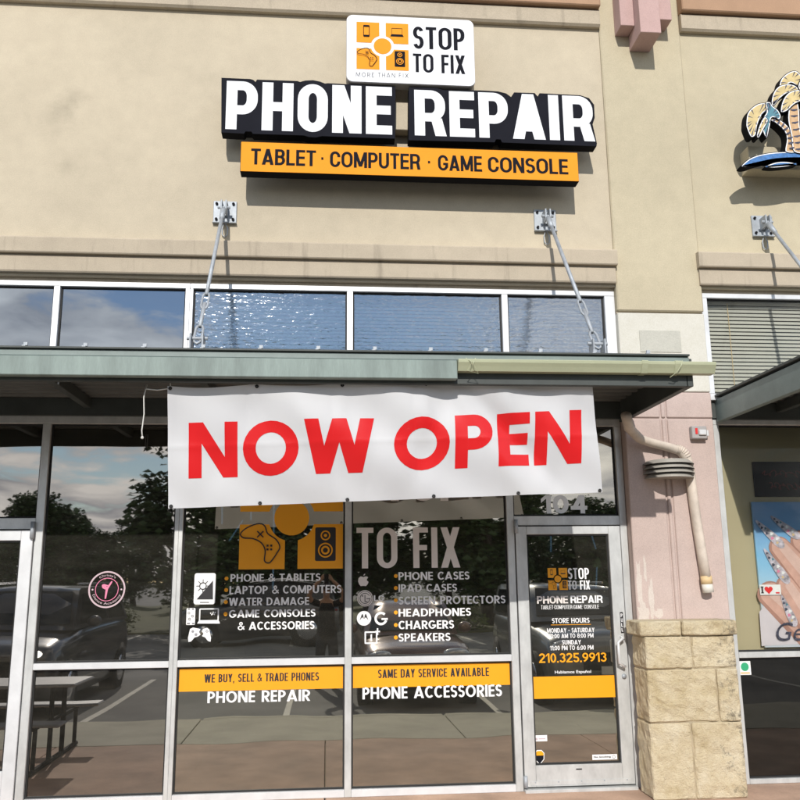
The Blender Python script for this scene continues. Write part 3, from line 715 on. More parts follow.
def four_squares(px0, px1, py0, py1, Y, mat, parent, mat2, icon=True, yoff=0.0, only_low=False):
    """the shop emblem: four squares bitten by a round centre, with drawn gadgets"""
    a = at(px0, (py0+py1)/2, Y); b = at(px1, (py0+py1)/2, Y); z1 = at((px0+px1)/2, py0, Y).z; z0 = at((px0+px1)/2, py1, Y).z
    x0, x1 = a.x, b.x; W = x1-x0; H = z1-z0; g = W*.062; cx, cz = (x0+x1)/2, (z0+z1)/2; rb = W*.225
    out = []
    for sx in (-1, 1):
        for sz in (-1, 1):
            inner = (cx+sx*g, cz+sz*g); outer = (cx+sx*W/2, cz+sz*H/2)
            th0 = math.asin(min(1, g/rb)); arc = []
            for i in range(9):
                th = th0+(math.pi/2-2*th0)*i/8; arc.append((cx+sx*rb*math.cos(th), cz+sz*rb*math.sin(th)))
            poly = arc+[(inner[0], outer[1]), outer, (outer[0], inner[1])]
            out.append(poly)
    for p in out: flat([p], Y-yoff, mat, parent, 'emblem_square')
    flat([disc(cx, cz, W*.17, 30)], Y-yoff, mat, parent, 'emblem_disc')
    if icon:
        t = W*.012; yy = Y-yoff-.0012
        def q(u, v): return (cx+u*W/2, cz+v*H/2)
        # phone, laptop, pad, loudspeaker
        x, z = q(-.62, .62); flat(loop_polys(rrect(x-W*.055, x+W*.055, z-H*.12, z+H*.12, W*.015), t)+[[(x-W*.055, z-H*.12), (x+W*.055, z-H*.12), (x+W*.055, z-H*.09), (x-W*.055, z-H*.09)], [(x-W*.055, z+H*.09), (x+W*.055, z+H*.09), (x+W*.055, z+H*.12), (x-W*.055, z+H*.12)]], yy, mat2, parent, 'phone_icon')
        x, z = q(.56, .62); flat(loop_polys([(x-W*.10, z-H*.05), (x+W*.10, z-H*.05), (x+W*.10, z+H*.08), (x-W*.10, z+H*.08)], t)+[[(x-W*.13, z-H*.095), (x+W*.13, z-H*.095), (x+W*.11, z-H*.05), (x-W*.11, z-H*.05)]], yy, mat2, parent, 'laptop_icon')
        pad = [(-.92, .42), (-.80, .56), (-.58, .66), (-.46, .60), (-.40, .42), (-.24, .28), (-.16, .10), (-.22, -.06), (-.32, -.24), (-.38, -.28), (-.45, -.22), (-.44, .02), (-.52, .20), (-.68, .30), (-.86, .32)]
        pd_ = [(cx+(u-.06)*W/2, cz+(-.88+.82*(v+.28))*H/2) for u, v in pad]
        sm = []
        n = len(pd_)
        for i in range(n):
            p0, p1, p2, p3 = pd_[i-1], pd_[i], pd_[(i+1) % n], pd_[(i+2) % n]
            for k in range(4):
                s = k/4; h = [.5*((2*p1[j])+(-p0[j]+p2[j])*s+(2*p0[j]-5*p1[j]+4*p2[j]-p3[j])*s*s+(-p0[j]+3*p1[j]-3*p2[j]+p3[j])*s**3) for j in (0, 1)]
                sm.append(tuple(h))
        kx, kz = q(-.60, -.32); bx1, bz1 = q(-.42, -.58)
        e = W*.03
        marks = [stroke([(kx-e, kz-e), (kx+e, kz+e)], t, t)[0], stroke([(kx-e, kz+e), (kx+e, kz-e)], t, t)[0]]
        marks += [rect(bx1+dx*W*.018-W*.01, bz1+dz*W*.018-W*.01, bx1+dx*W*.018+W*.01, bz1+dz*W*.018+W*.01) for dx in (-1, 1) for dz in (-1, 1)]
        flat(loop_polys(sm, t)+marks, yy, mat2, parent, 'game_pad_icon')
        x, z = q(.66, -.52); flat([rrect(x-W*.10, x+W*.10, z-H*.165, z+H*.165, W*.015)], yy, mat2, parent, 'speaker_icon')
        zz = z+H*.085; z2 = z-H*.06
        flat(ring(x, zz, W*.035, W*.048, 20)+[disc(x, zz, W*.016, 12)]+ring(x, z2, W*.058, W*.072, 24)+ring(x, z2, W*.024, W*.042, 20), yy-.002, mat, parent, 'speaker_icon')
four_squares(548, 567.5, 568, 590, DV, MT['vinyl_orange'], dp, MT['vinyl_black'])
door_txt('STOP', 'cond', (568, 589, 579, 568)); door_txt('TO FIX', 'cond', (568, 590, 589.5, 580.5))
door_txt('PHONE', 'wide', (537, 568, 603.5, 596), 'vinyl_cream'); door_txt('REPAIR', 'wide', (570.5, 602.5, 603, 595.5))
door_txt('TABLET·COMPUTER·GAME CONSOLE', 'condthin', (541, 599, 609, 605)); door_txt('STORE HOURS', 'futura', (552, 589.5, 623, 618))
flat([rect(at(551, 625, DV).x, at(551, 625.2, DV).z, at(591, 625, DV).x, at(571, 624.4, DV).z)], DV, MT['vinyl_orange'], dp, 'underline')
door_txt('MONDAY - SATURDAY', 'futura', (547, 594.5, 632.5, 628)); door_txt('10:00 AM TO 8:00 PM', 'futura', (549, 593.5, 638, 633.5))
door_txt('SUNDAY', 'futura', (562, 581, 644.5, 640)); door_txt('11:00 PM TO 6:00 PM', 'futura', (550, 593.5, 650, 645.5))
door_txt('210.325.9913', 'futura', (539, 606.5, 662.3, 653), 'vinyl_orange')
a = at(555, 674.5, DV); b_ = at(591, 670, DV)
font_mesh('Hablamos Español', a.x, b_.x, a.z, b_.z, DV, MT['vinyl_white'], dp, bold=.012)
flat([rect(1.750, at(575, 698, DV).z, 2.484, at(575, 676, DV).z)], DV, MT['vinyl_orange'], dp, 'orange_stripe')
a = at(534.5, 741.5, DV); b_ = at(547, 735, DV); flat([rect(a.x, a.z, b_.x, b_.z)], DV, MT['vinyl_white'], dp, 'small_sticker')
flat([disc(a.x+.018, (a.z+b_.z)/2-.005, .010, 12), rect(a.x+.035, (a.z+b_.z)/2-.008, b_.x-.015, (a.z+b_.z)/2+.0)], DV-.002, MT['pale_pink_vinyl'], dp, 'sticker_print')
x, z = at(539.5, 757, DV).x, at(539.5, 757, DV).z
def shield(k): return [(x-.043*k, z+.03*k), (x-.02*k, z+.055*k), (x+.02*k, z+.055*k), (x+.043*k, z+.03*k), (x+.04*k, z-.02*k), (x, z-.062*k), (x-.04*k, z-.02*k)]
flat([shield(1)], DV, MT['vinyl_white'], dp, 'shield_sticker'); flat([shield(.86)], DV-.001, MT['navy'], dp, 'sticker_print')
flat([[(x-.037, z+.012), (x+.037, z+.012), (x+.036, z+.03), (x+.018, z+.048), (x-.018, z+.048), (x-.036, z+.03)]], DV-.002, MT['vinyl_orange'], dp, 'sticker_print')
a = at(592.5, 760, DV); b_ = at(617, 754, DV); flat([rect(a.x, a.z, b_.x, b_.z)], DV, MT['vinyl_white'], dp, 'no_smoking_sticker')
font_mesh('No Smoking', a.x+.012, b_.x-.055, a.z+.012, b_.z-.012, DV-.001, MT['vinyl_black'], dp, bold=.03)
flat(ring(b_.x-.030, (a.z+b_.z)/2, .010, .014, 16), DV-.001, MT['vinyl_grey'], dp, 'sticker_print')
x = at(579, 769, DY0).x; z = at(579, 769, DY0).z; bx('maker_plate', MT['vinyl_black'], PD, x-.025, x+.025, DY0-.002, DY0-.0003, z-.006, z+.004)

# vinyl on the two big panes
def win(p, s, st, px, mat='vinyl_white'): return letters(s, st, px, VY, MT[mat], panes[p])
four_squares(240, 343, 468, 569, VY, MT['vinyl_orange'], panes['a'], MT['vinyl_black'])
win('b', 'STOP', 'cond', (358, 462, 501, 458), 'vinyl_cream')
win('b', 'TO FIX', 'cond', (356.5, 460, 568, 527.5), 'vinyl_cream')
for s, x0, x1, yb, yt in (('PHONE & TABLETS', 230.5, 320.5, 581.3, 573.7), ('LAPTOP & COMPUTERS', 229.5, 341.5, 593.5, 585.5), ('WATER DAMAGE', 229, 309, 605.3, 597.5), ('GAME CONSOLES', 229, 315.5, 617.2, 609.5), ('& ACCESSORIES', 238, 314.5, 629.5, 621.5)):
    win('a', s, 'futura', (x0, x1, yb, yt))
for x, y in ((226.5, 578.5), (226.2, 590), (225.8, 602), (225.5, 614)):
    c = at(x, y, VY); flat([disc(c.x, c.z, .0165, 14)], VY, MT['vinyl_orange'], panes['a'], 'bullet')
for s, x0, x1, yb, yt in (('PHONE CASES', 398.5, 469.5, 579.8, 571.8), ('IPAD CASES', 398.5, 457, 591.7, 584), ('SCREEN PROTECTORS', 398.5, 505.5, 604, 596), ('HEADPHONES', 398.5, 471, 616.2, 608.3), ('CHARGERS', 398.5, 454, 628.8, 620.5), ('SPEAKERS', 398.5, 450.5, 641.2, 633.2)):
    win('b', s, 'futura', (x0, x1, yb, yt))
for i, y in enumerate((576, 588, 600.3, 612.5, 625, 637.5)):
    c = at(395.8, y, VY); flat([disc(c.x, c.z, .0165, 14)], VY, MT['vinyl_orange'], panes['b'], 'bullet')
for p, x0, x1, s, big, pa, pb in (('a', -1.208, .144, 'WE BUY, SELL & TRADE PHONES', 'PHONE REPAIR', (204.5, 319, 681.5, 673.3), (207.5, 310, 702, 690.5)),
                                  ('b', .228, 1.566, 'SAME DAY SERVICE AVAILABLE', 'PHONE ACCESSORIES', (378, 489, 677, 668.5), (362.5, 502, 697.8, 685.8))):
    pp = panes[p+'low']
    flat([rect(x0, at(262, 690, VY).z, x1, .988)], VY, MT['vinyl_orange'], pp, 'orange_stripe')
    letters(s, 'condb', pa, VY-.0012, MT['vinyl_black'], pp); letters(big, 'futura', pb, VY, MT['vinyl_white'], pp)
# gadget drawings on the left pane
def pq(pts): return pxpoly(pts, VY)
def prr(x0, x1, y0, y1, r):
    a = at(x0, y1, VY); b = at(x1, y0, VY); return rrect(a.x, b.x, a.z, b.z, r)
P = panes['a']; Wt, Bk = MT['vinyl_white'], MT['vinyl_black']
flat([prr(193.5, 216, 573, 604.5, .02)], VY, Wt, P, 'tablet_icon')
flat([pq([(213, 580.5), (213, 599.5), (196.5, 599.5)]), pq([(200, 602), (209, 602), (209, 602.8), (200, 602.8)])], VY-.001, Bk, P, 'tablet_icon')
flat([stroke([(a_.x, a_.z), (b2.x, b2.z)], .006, .006)[0] for a_, b2 in ((at(203, 586, VY)+Vector((.03*math.cos(k), 0, .03*math.sin(k))), at(203, 586, VY)+Vector((.055*math.cos(k), 0, .055*math.sin(k)))) for k in [2*math.pi*i/8 for i in range(8)])]+ring(at(203, 586, VY).x, at(203, 586, VY).z, .024, .031, 16), VY-.0014, Bk, P, 'crack_mark')
flat([prr(186, 195.5, 608, 625, .008)], VY, Wt, P, 'phone_icon')
flat([prr(188, 190, 608.6, 609.6, .001), prr(192, 194, 608.6, 609.6, .001), prr(187, 190, 623, 624, .001), prr(192, 194.6, 623, 624, .001)]+[ring(at(x, y, VY).x, at(x, y, VY).z, .007, .010, 10)[k] for x, y in ((189, 613), (192.5, 616), (189.5, 619)) for k in range(10)], VY-.001, Bk, P, 'phone_icon')
flat(loop_polys(prr(199.5, 218.5, 608.8, 620.8, .004), .010)+[pq([(198.8, 620.8), (219.2, 620.8), (220, 623.5), (197.2, 623.5)])], VY, Wt, P, 'laptop_icon')
flat([pq([(212+dx, 613.5+dy), (213+dx, 613+dy), (213.5+dx, 614+dy), (212.4+dx, 614.6+dy)]) for dx, dy in ((0, 0), (-2, -.6), (1.6, .6), (2.4, -1.2), (-1, .9), (.6, -1.5))], VY, Wt, P, 'crack_mark')
flat([pq([(190, 629), (193, 627.5), (198, 628.5), (200.5, 629), (199, 632), (200.6, 634.5), (198, 636.5), (194.5, 637.5), (191, 641.5), (188.4, 642), (188, 638)]),
      pq([(203, 629), (207, 627.8), (209.3, 629.5), (211, 638), (210.5, 641.8), (208, 641), (205, 637.3), (202, 636.2), (203.5, 633.5), (201.8, 631.5)])], VY, Wt, P, 'game_pad_icon')
flat([disc(at(192.8, 631.5, VY).x, at(192.8, 631.5, VY).z, .011, 12), disc(at(196, 634.6, VY).x, at(196, 634.6, VY).z, .012, 12)]+[disc(at(207+dx, 631.3+dy, VY).x, at(207+dx, 631.3+dy, VY).z, .005, 8) for dx, dy in ((-1, 0), (1, 0), (0, -1), (0, 1))], VY-.001, MT['vinyl_grey'], P, 'game_pad_icon')
# maker emblems on the right pane
P = panes['b']
c = at(363.4, 580.7, VY); r = .048
fruit = [(0, .62), (.28, .74), (.62, .74), (.86, .56), (.64, .30), (.62, .02), (.92, -.22), (.74, -.66), (.44, -.96), (.16, -.90), (-.16, -.90), (-.46, -.96), (-.78, -.60), (-.96, -.08), (-.86, .46), (-.52, .76), (-.26, .72)]
flat([[(c.x+x*r, c.z+z*r) for x, z in fruit], [(c.x+x*r, c.z+z*r) for x, z in ((.02, .82), (.04, 1.05), (.30, 1.28), (.30, 1.05))]], VY, MT['vinyl_cream'], P, 'maker_emblem')
c = at(365, 598.3, VY); flat(ring(c.x, c.z, .060, .068, 32)+[disc(c.x, c.z, .056, 28)], VY, MT['vinyl_cream'], P, 'maker_emblem')
flat(ring(c.x, c.z, .040, .045, 24)[2:]+[rect(c.x-.004, c.z-.03, c.x+.002, c.z+.028), rect(c.x-.004, c.z-.03, c.x+.02, c.z-.024), rect(c.x+.012, c.z-.006, c.x+.045, c.z), disc(c.x-.022, c.z+.02, .006, 8)], VY-.0009-.006, MT['vinyl_black'], P, 'maker_emblem')
win('b', 'LG', 'arial', (373.8, 384, 600.8, 595.3))
c = at(364, 618.3, VY); flat([disc(c.x, c.z, .061, 30)], VY, Wt, P, 'maker_emblem')
def mm(x, z): return (c.x+x*.061, c.z+z*.061)
flat([[mm(-.62, -.3), mm(-.28, .62), mm(-.12, .5), mm(-.02, -.1), mm(-.25, .15)], [mm(.62, -.3), mm(.28, .62), mm(.12, .5), mm(.02, -.1), mm(.25, .15)]], VY-.001, Bk, P, 'maker_emblem')
c = at(381, 618.5, VY); flat(stroke(ell(c.x, c.z, .046, .046, 45, 340, 24), .020, .020)+[rect(c.x+.004, c.z-.012, c.x+.058, c.z+.004)], VY, Wt, P, 'maker_emblem')
flat(loop_polys(prr(365.3, 376.6, 632, 643.2, .001), .012)+[pq([(375, 630.8), (380, 630.8), (380, 632.2), (375, 632.2)]), pq([(376.8, 628.2), (378.2, 628.2), (378.2, 635), (376.8, 635)]), pq([(370.5, 634.5), (372, 634), (372, 641), (370.5, 641)])], VY, Wt, P, 'maker_emblem')

# blue light tubes hanging inside the phone shop
for i, (x, y0, y1, dx) in enumerate(((222, 492, 524, 0), (251, 492, 520, 0), (243, 520, 541, -14), (274, 495, 590, -1), (551, 533, 552, 0), (591, 533, 549, 5), (597, 567, 588, -1))):
    a = at(x, y0, 1.3); b_ = at(x+dx, y1, 1.3)
    o = MB().tube([a+Vector((0, 0, .0)), b_], .008, 6).build('light_tube', MT['tube_blue'])
    tag(o, ('left upright blue light tube inside the window below the banner', 'short upright blue light tube above the game pad emblem', 'slanting blue light tube left of the game pad emblem', 'longest blue light tube crossing the service list', 'left blue light tube at the top of the door glass', 'slanted blue light tube at the top right of the door glass', 'blue light tube right of the emblem on the door')[i], 'light', 'blue light tubes inside the phone shop')

# -- nail salon
SW = empty('storefront_window', (5.2, .05, GZ)); tag(SW, 'salon shopfront with tan backing board and black lower pane right of the stone pier', 'window', 'shopfront glazing')
SC = empty('clerestory_window', (5.2, .05, 3.28)); tag(SC, 'clerestory window filled with grey metal blind slats above the right canopy', 'window', 'clerestory windows')
cler(SC, ((3.522, 3.586), (5.2, 5.26), (6.895, 6.955)), 3.522, 6.955, 'glass_clear')
z = 3.345
while z < 4.24:
    m = MB().add([(3.565, .045, z), (5.15, .045, z), (5.15, .058, z+.0295), (3.565, .058, z+.0295), (3.565, .047, z-.0015), (5.15, .047, z-.0015), (5.15, .060, z+.028), (3.565, .060, z+.028)],
                 [(0, 1, 2, 3), (7, 6, 5, 4), (0, 4, 5, 1), (1, 5, 6, 2), (2, 6, 7, 3), (3, 7, 4, 0)])
    m.build('blind_slat', MT['slat'], SC); z += .037
bx('blind_backing', MT['black'], SC, 3.565, 6.8, .105, .11, 3.34, 4.26)
for x in (3.80, 4.55): bx('blind_tape', MT['tape'], SC, x, x+.005, .040, .042, 3.36, 4.25)
bar('frame_rail', SW, 3.522, 6.9, 3.060, 3.112); bar('mullion', SW, 3.522, 3.592, GZ, 3.059); bar('mullion', SW, 5.2, 5.26, GZ, 3.059); bar('mullion', SW, 6.84, 6.9, GZ, 3.059)
for x0, x1 in ((3.593, 5.199), (5.261, 6.839)):
    bar('frame_rail', SW, x0, x1, .993, 1.042, 'alu'); bar('frame_rail', SW, x0, x1, GZ, .005, 'alu')
    pane(SW, x0+.001, x1-.001, 1.044, 3.058, 'glass_clear'); lowp = pane(SW, x0+.001, x1-.001, .007, .991, 'glass_dark')
    bx('backing_board', MT['tan_panel'], SW, x0+.002, x1-.002, .098, .105, 1.03, 3.07)
    bx('black_board', MT['black'], SW, x0+.002, x1-.002, .098, .105, .006, .99)
a = at(739.5, 675, GY); b_ = at(750, 661, GY)
GS = flat([rect(a.x, a.z, b_.x, b_.z)], GY-.002, MT['vinyl_white'], SW, 'square_sticker')
MT['green'] = plain('green_print', (0.03, 0.36, 0.17), .5)
flat([disc((a.x+b_.x)/2, (a.z+b_.z)/2+.01, .036, 20)], GY-.003, MT['green'], GS, 'sticker_print'); flat([rect(a.x+.012, a.z+.008, b_.x-.012, a.z+.024)], GY-.0032, MT['tape'], GS, 'sticker_print')
# dark script sign hanging in the salon window
a = at(755, 497, .088); b_ = at(815, 462, .088)
NS = bx('window_sign', MT['black'], None, a.x, b_.x, .076, .094, a.z, b_.z, .004); tag(NS, 'unlit black script sign hanging above the nail poster in the salon window', 'sign')
MT['dim_red'] = plain('unlit_red_tube', (0.16, 0.012, 0.012), .3)
for k, (zz, xa, xb) in enumerate((((a.z*.35+b_.z*.65), a.x+.08, b_.x-.1), ((a.z*.7+b_.z*.3), a.x+.14, b_.x-.14))):
    MB().tube([(xa+(xb-xa)*i/60+.018*math.sin(i*.9), .070, zz+.035*math.sin(i*.75+k)*math.cos(i*.21)) for i in range(61)], .004, 6).build('script_tube', MT['dim_red'], NS)
# nail poster leaning against the inside of the glass
def poster_mat():
    m, nt, b = new_mat('poster_print'); v = pos_node(nt)
    g = nt.nodes.new('ShaderNodeSeparateXYZ'); nt.links.new(v, g.inputs[0])
    mr = nt.nodes.new('ShaderNodeMapRange'); mr.inputs[1].default_value = 1.05; mr.inputs[2].default_value = 2.35; nt.links.new(g.outputs[2], mr.inputs[0])
    c = ramp(nt, mr.outputs[0], [(0.0, (.60, .58, .62)), (.22, (.62, .58, .60)), (.42, (.42, .62, .78)), (.62, (.16, .46, .74)), (.8, (.07, .28, .58)), (1, (.05, .22, .52))])
    c = mixc(nt, .25, c, ramp(nt, noise(nt, v, 3), [(.45, (.4, .6, .75)), (.7, (.85, .88, .9))]))
    nt.links.new(c, b.inputs['Base Color']); b.inputs['Roughness'].default_value = .35
    return m
MT['poster'] = poster_mat()
MT['poster_skin'] = plain('printed_skin', (.66, .40, .33), .4, 0, .16, 7); MT['poster_skin2'] = plain('printed_skin_pale', (.72, .50, .44), .4, 0, .12, 7)
MT['nail_a'] = plain('printed_nail', (.55, .50, .56), .35, 0, .6, 26); MT['nail_dark'] = plain('printed_nail_dark', (.07, .07, .11), .35, 0, .7, 40)
PYY = .066
PO = empty('poster', (at(756, 648, PYY).x, PYY, 1.05)); tag(PO, 'large poster of painted long fingernails under blue sky in the salon window', 'poster')
z0, z1 = at(762, 647.5, PYY).z, at(752, 502, PYY).z; x0 = at(751.5, 503, PYY).x
bx('sheet', MT['poster'], PO, x0, x0+1.05, PYY, PYY+.02, z0, z1)
def pp(pts, mat, nm, k): flat([pxpoly(pts, PYY)], PYY-.001-.0012*k, mat, PO, nm)
def curve(pts, n=5):
    o = []
    for i in range(len(pts)):
        p0, p1, p2, p3 = pts[i-1], pts[i], pts[(i+1) % len(pts)], pts[(i+2) % len(pts)]
        for k in range(n):
            s = k/n; o.append(tuple(.5*((2*p1[j])+(-p0[j]+p2[j])*s+(2*p0[j]-5*p1[j]+4*p2[j]-p3[j])*s*s+(-p0[j]+3*p1[j]-3*p2[j]+p3[j])*s**3) for j in (0, 1)))
    return o
MT['palm_teal'] = plain('palm_teal', (.09, .25, .32), .5, 0, .3, 12); MT['poster_dark'] = plain('printed_skin_shadow', (.45, .24, .19), .4, 0, .15, 7); MT['poster_pale'] = plain('printed_pale_haze', (.66, .60, .64), .4, 0, .06, 4)
def capsule(x0, y0, x1, y1, w0, w1, sh=0.0):
    dx, dy = x1-x0, y1-y0; l = math.hypot(dx, dy); nx, ny = -dy/l, dx/l; x0 += nx*sh; y0 += ny*sh; x1 += nx*sh; y1 += ny*sh
    a = [(x0+w0*(math.cos(t)*nx-math.sin(t)*dx/l), y0+w0*(math.cos(t)*ny-math.sin(t)*dy/l)) for t in [math.pi*i/10 for i in range(11)]]
    return a+[(x1-nx*w1, y1-ny*w1), (x1+nx*w1, y1+ny*w1)]
def finger(x0, y0, x1, y1, w0, w1, k):
    pp(capsule(x0, y0, x1, y1, w0, w1), MT['poster_dark'], 'printed_finger_edge', k); pp(capsule(x0+.3, y0+.5, x1, y1, w0*.84, w1*.84, -w0*.10), MT['poster_skin'], 'printed_finger', k+.4); pp(capsule(x0+2, y0+2, x1, y1, w0*.42, w1*.42, -w0*.25), MT['poster_skin2'], 'printed_finger_light', k+.8)
pp([(759.2, 612), (764, 606), (772, 603), (800, 606), (850, 606), (868, 620), (868, 640), (800, 644), (761.6, 646)], MT['poster_pale'], 'printed_haze', .6)
finger(770, 594, 830, 640, 13, 26, 1.2); finger(801, 541, 870, 600, 11, 20, 2.4); finger(779, 547, 850, 628, 10.5, 20, 3.6); finger(785, 585, 850, 680, 9.5, 20, 4.8)
def nail(x0, y0, x1, y1, w, k):
    dx, dy = x1-x0, y1-y0; l = math.hypot(dx, dy); nx, ny = -dy/l, dx/l
    o = lambda t, q: (x0+dx*t+nx*q*w, y0+dy*t+ny*q*w)
    pp(curve([o(.0, -.30), o(.04, .30), o(.5, .85), o(.85, .95), o(1, .4), o(1, -.4), o(.85, -.95), o(.5, -.85)], 4), MT['nail_a'], 'printed_nail', k)
    for t, q, r, m_ in ((.10, 0, 1.1, 'nail_dark'), (.22, .2, 1.3, 'nail_dark'), (.30, -.25, 1.2, 'palm_teal'), (.42, .35, 1.5, 'nail_dark'), (.52, -.3, 1.6, 'vinyl_white'), (.62, .3, 1.5, 'pink_vinyl'), (.72, -.35, 1.5, 'vinyl_white'), (.80, .25, 1.3, 'tape')):
        pp(curve([(o(t, q)[0]+r*(1+.25*math.cos(3*a))*math.cos(a), o(t, q)[1]+r*(1+.25*math.cos(3*a))*math.sin(a)) for a in [2*math.pi*i/8 for i in range(8)]], 2), MT[m_], 'printed_flower', k+.5)
nail(756, 521.5, 783, 547, 4.4, 6.5); nail(771, 517, 799, 538, 4.2, 6.5); nail(764, 550, 788, 583, 4.6, 7.5); nail(781, 596, 795, 626, 4.2, 7.5)
a = at(776, 641, PYY); b_ = at(810, 622, PYY)
font_mesh('Gel', a.x, b_.x, a.z, b_.z, PYY-.0125, MT['nail_dark'], PO, shear=.35)
a = at(759.5, 595, PYY); b_ = at(779.5, 584.5, PYY)
SK = flat([rect(a.x, a.z, b_.x, b_.z)], PYY-.014, MT['vinyl_white'], PO, 'heart_sticker')
letter_mesh('I', 'arial', a.x+.015, a.x+.03, a.z+.015, b_.z-.015, PYY-.016).build('lettering', MT['vinyl_black'], SK)
for zz in (b_.z-.024, a.z+.015): flat([rect(a.x+.010, zz, a.x+.035, zz+.009)], PYY-.0165, MT['vinyl_black'], SK, 'lettering')
hx, hz = a.x+.082, (a.z+b_.z)/2
heart = [(hx+.0024*16*math.sin(t)**3, hz+.0024*(13*math.cos(t)-5*math.cos(2*t)-2*math.cos(3*t)-math.cos(4*t))) for t in [2*math.pi*i/28 for i in range(28)]]
flat([heart], PYY-.016, MT['red_plastic'], SK, 'heart'); flat([rect(b_.x-.05, a.z+.012, b_.x-.015, a.z+.024)], PYY-.016, MT['red_plastic'], SK, 'sticker_print')

# ------------------------------------------------------------------ canopies
def canopy(x0, x1, label, beams, name='canopy'):
    o = empty(name, ((x0+x1)/2, -.02, 3.1)); tag(o, label, 'canopy', 'steel canopies over the shopfronts')
    # corrugated deck, flutes running along the shopfront
    prof = []; y = -1.50
    while y < -.06:
        prof += [(y, 3.255), (y+.05, 3.255), (y+.07, 3.290), (y+.12, 3.290)]; y += .14
    top = [(p[0], p[1]+.006) for p in reversed(prof)]
    MB().xprism(prof+top, x0, x1).build('corrugated_deck', MT['deck'], o)
    bx('edge_trim', MT['steel_dark'], o, x0, x1, -1.565, -1.40, 3.291, 3.306, .003)
    bx('back_angle', MT['steel_dark'], o, x0, x1, -.07, -.022, 3.10, 3.25)
    bx('front_channel', MT['steel_dark'], o, x0, x1, -1.500, -1.455, 3.075, 3.250, .004)
    for x in beams:
        bx('cross_beam', MT['steel_dark'], o, x-.03, x+.03, -1.454, -.072, 3.165, 3.252, .004)
    return o
CA = canopy(-6.3, 2.66, 'left canopy with pale green fascia and cream gutter carrying the banner', (-5.2, -4.0, -3.0, -2.06, -.94, .22, 1.10, 2.02))
bx('end_channel', MT['steel_dark'], CA, 2.645, 2.70, -1.50, -.02, 3.075, 3.288, .004)
bx('upper_trim', MT['green_dark'], CA, -6.3, 2.66, -1.545, -1.502, 3.243, 3.288, .004)
xg = at(457.5, 366, -1.58).x
bx('green_fascia', MT['green_fascia'], CA, -6.3, xg, -1.575, -1.503, 3.098, 3.236, .005)
gp = [(-1.502, 3.240), (-1.600, 3.240), (-1.612, 3.232), (-1.608, 3.215), (-1.590, 3.190), (-1.570, 3.158), (-1.502, 3.158)]
MB().xprism(gp, xg+.004, 2.835).build('gutter', MT['gutter'], CA)
gp2 = [(y-.004 if y < -1.55 else y, z+(.004 if z > 3.2 else -.004)) for y, z in gp]
for x in (at(642, 366, -1.6).x, at(675, 366, -1.6).x): MB().xprism(gp2, x, x+.045).build('gutter_sleeve', MT['gutter'], CA)
x = at(466, 366, -1.6).x
MB().tube([(x, -1.60, 3.245), (x+.04, -1.625, 3.21), (x+.01, -1.60, 3.155), (x+.09, -1.585, 3.135), (x+.05, -1.615, 3.20), (x+.07, -1.60, 3.246)], .003, 6).build('wire_tie', MT['gutter'], CA)
MB().tube([(x+1.6, -1.60, 3.245), (x+1.58, -1.62, 3.2), (x+1.55, -1.60, 3.155), (x+1.52, -1.55, 3.13)], .003, 6).build('wire_tie', MT['gutter'], CA)
x = -6.2
while x < 2.6:
    MB().box(x-.012, x+.012, -1.50, -1.46, 3.306, 3.330).box(x-.004, x+.022, -1.49, -1.475, 3.330, 3.352).build('deck_clip', MT['galv'], CA); x += .408
for x, l in ((-2.06+.18, .13), (-1.9, .07)):
    MB().tube([(x, -1.45, 3.2), (x, -1.45, 3.1-l*.3)], .006, 6).build('wire_end', MT['galv'], CA)
CR = canopy(3.585, 8.4, 'right canopy edge of grey green steel above the nail salon', (4.15, 5.3, 6.4, 7.5))
bx('end_channel', MT['green_dark'], CR, 3.565, 3.622, -1.55, -.02, 3.080, 3.290, .005)
bx('end_trim', MT['steel_dark'], CR, 3.548, 3.66, -1.57, -.03, 3.307, 3.330, .004)
bx('upper_trim', MT['green_dark'], CR, 3.66, 8.4, -1.545, -1.502, 3.243, 3.288, .004); bx('green_fascia', MT['green_fascia'], CR, 3.66, 8.4, -1.575, -1.503, 3.098, 3.236, .005)
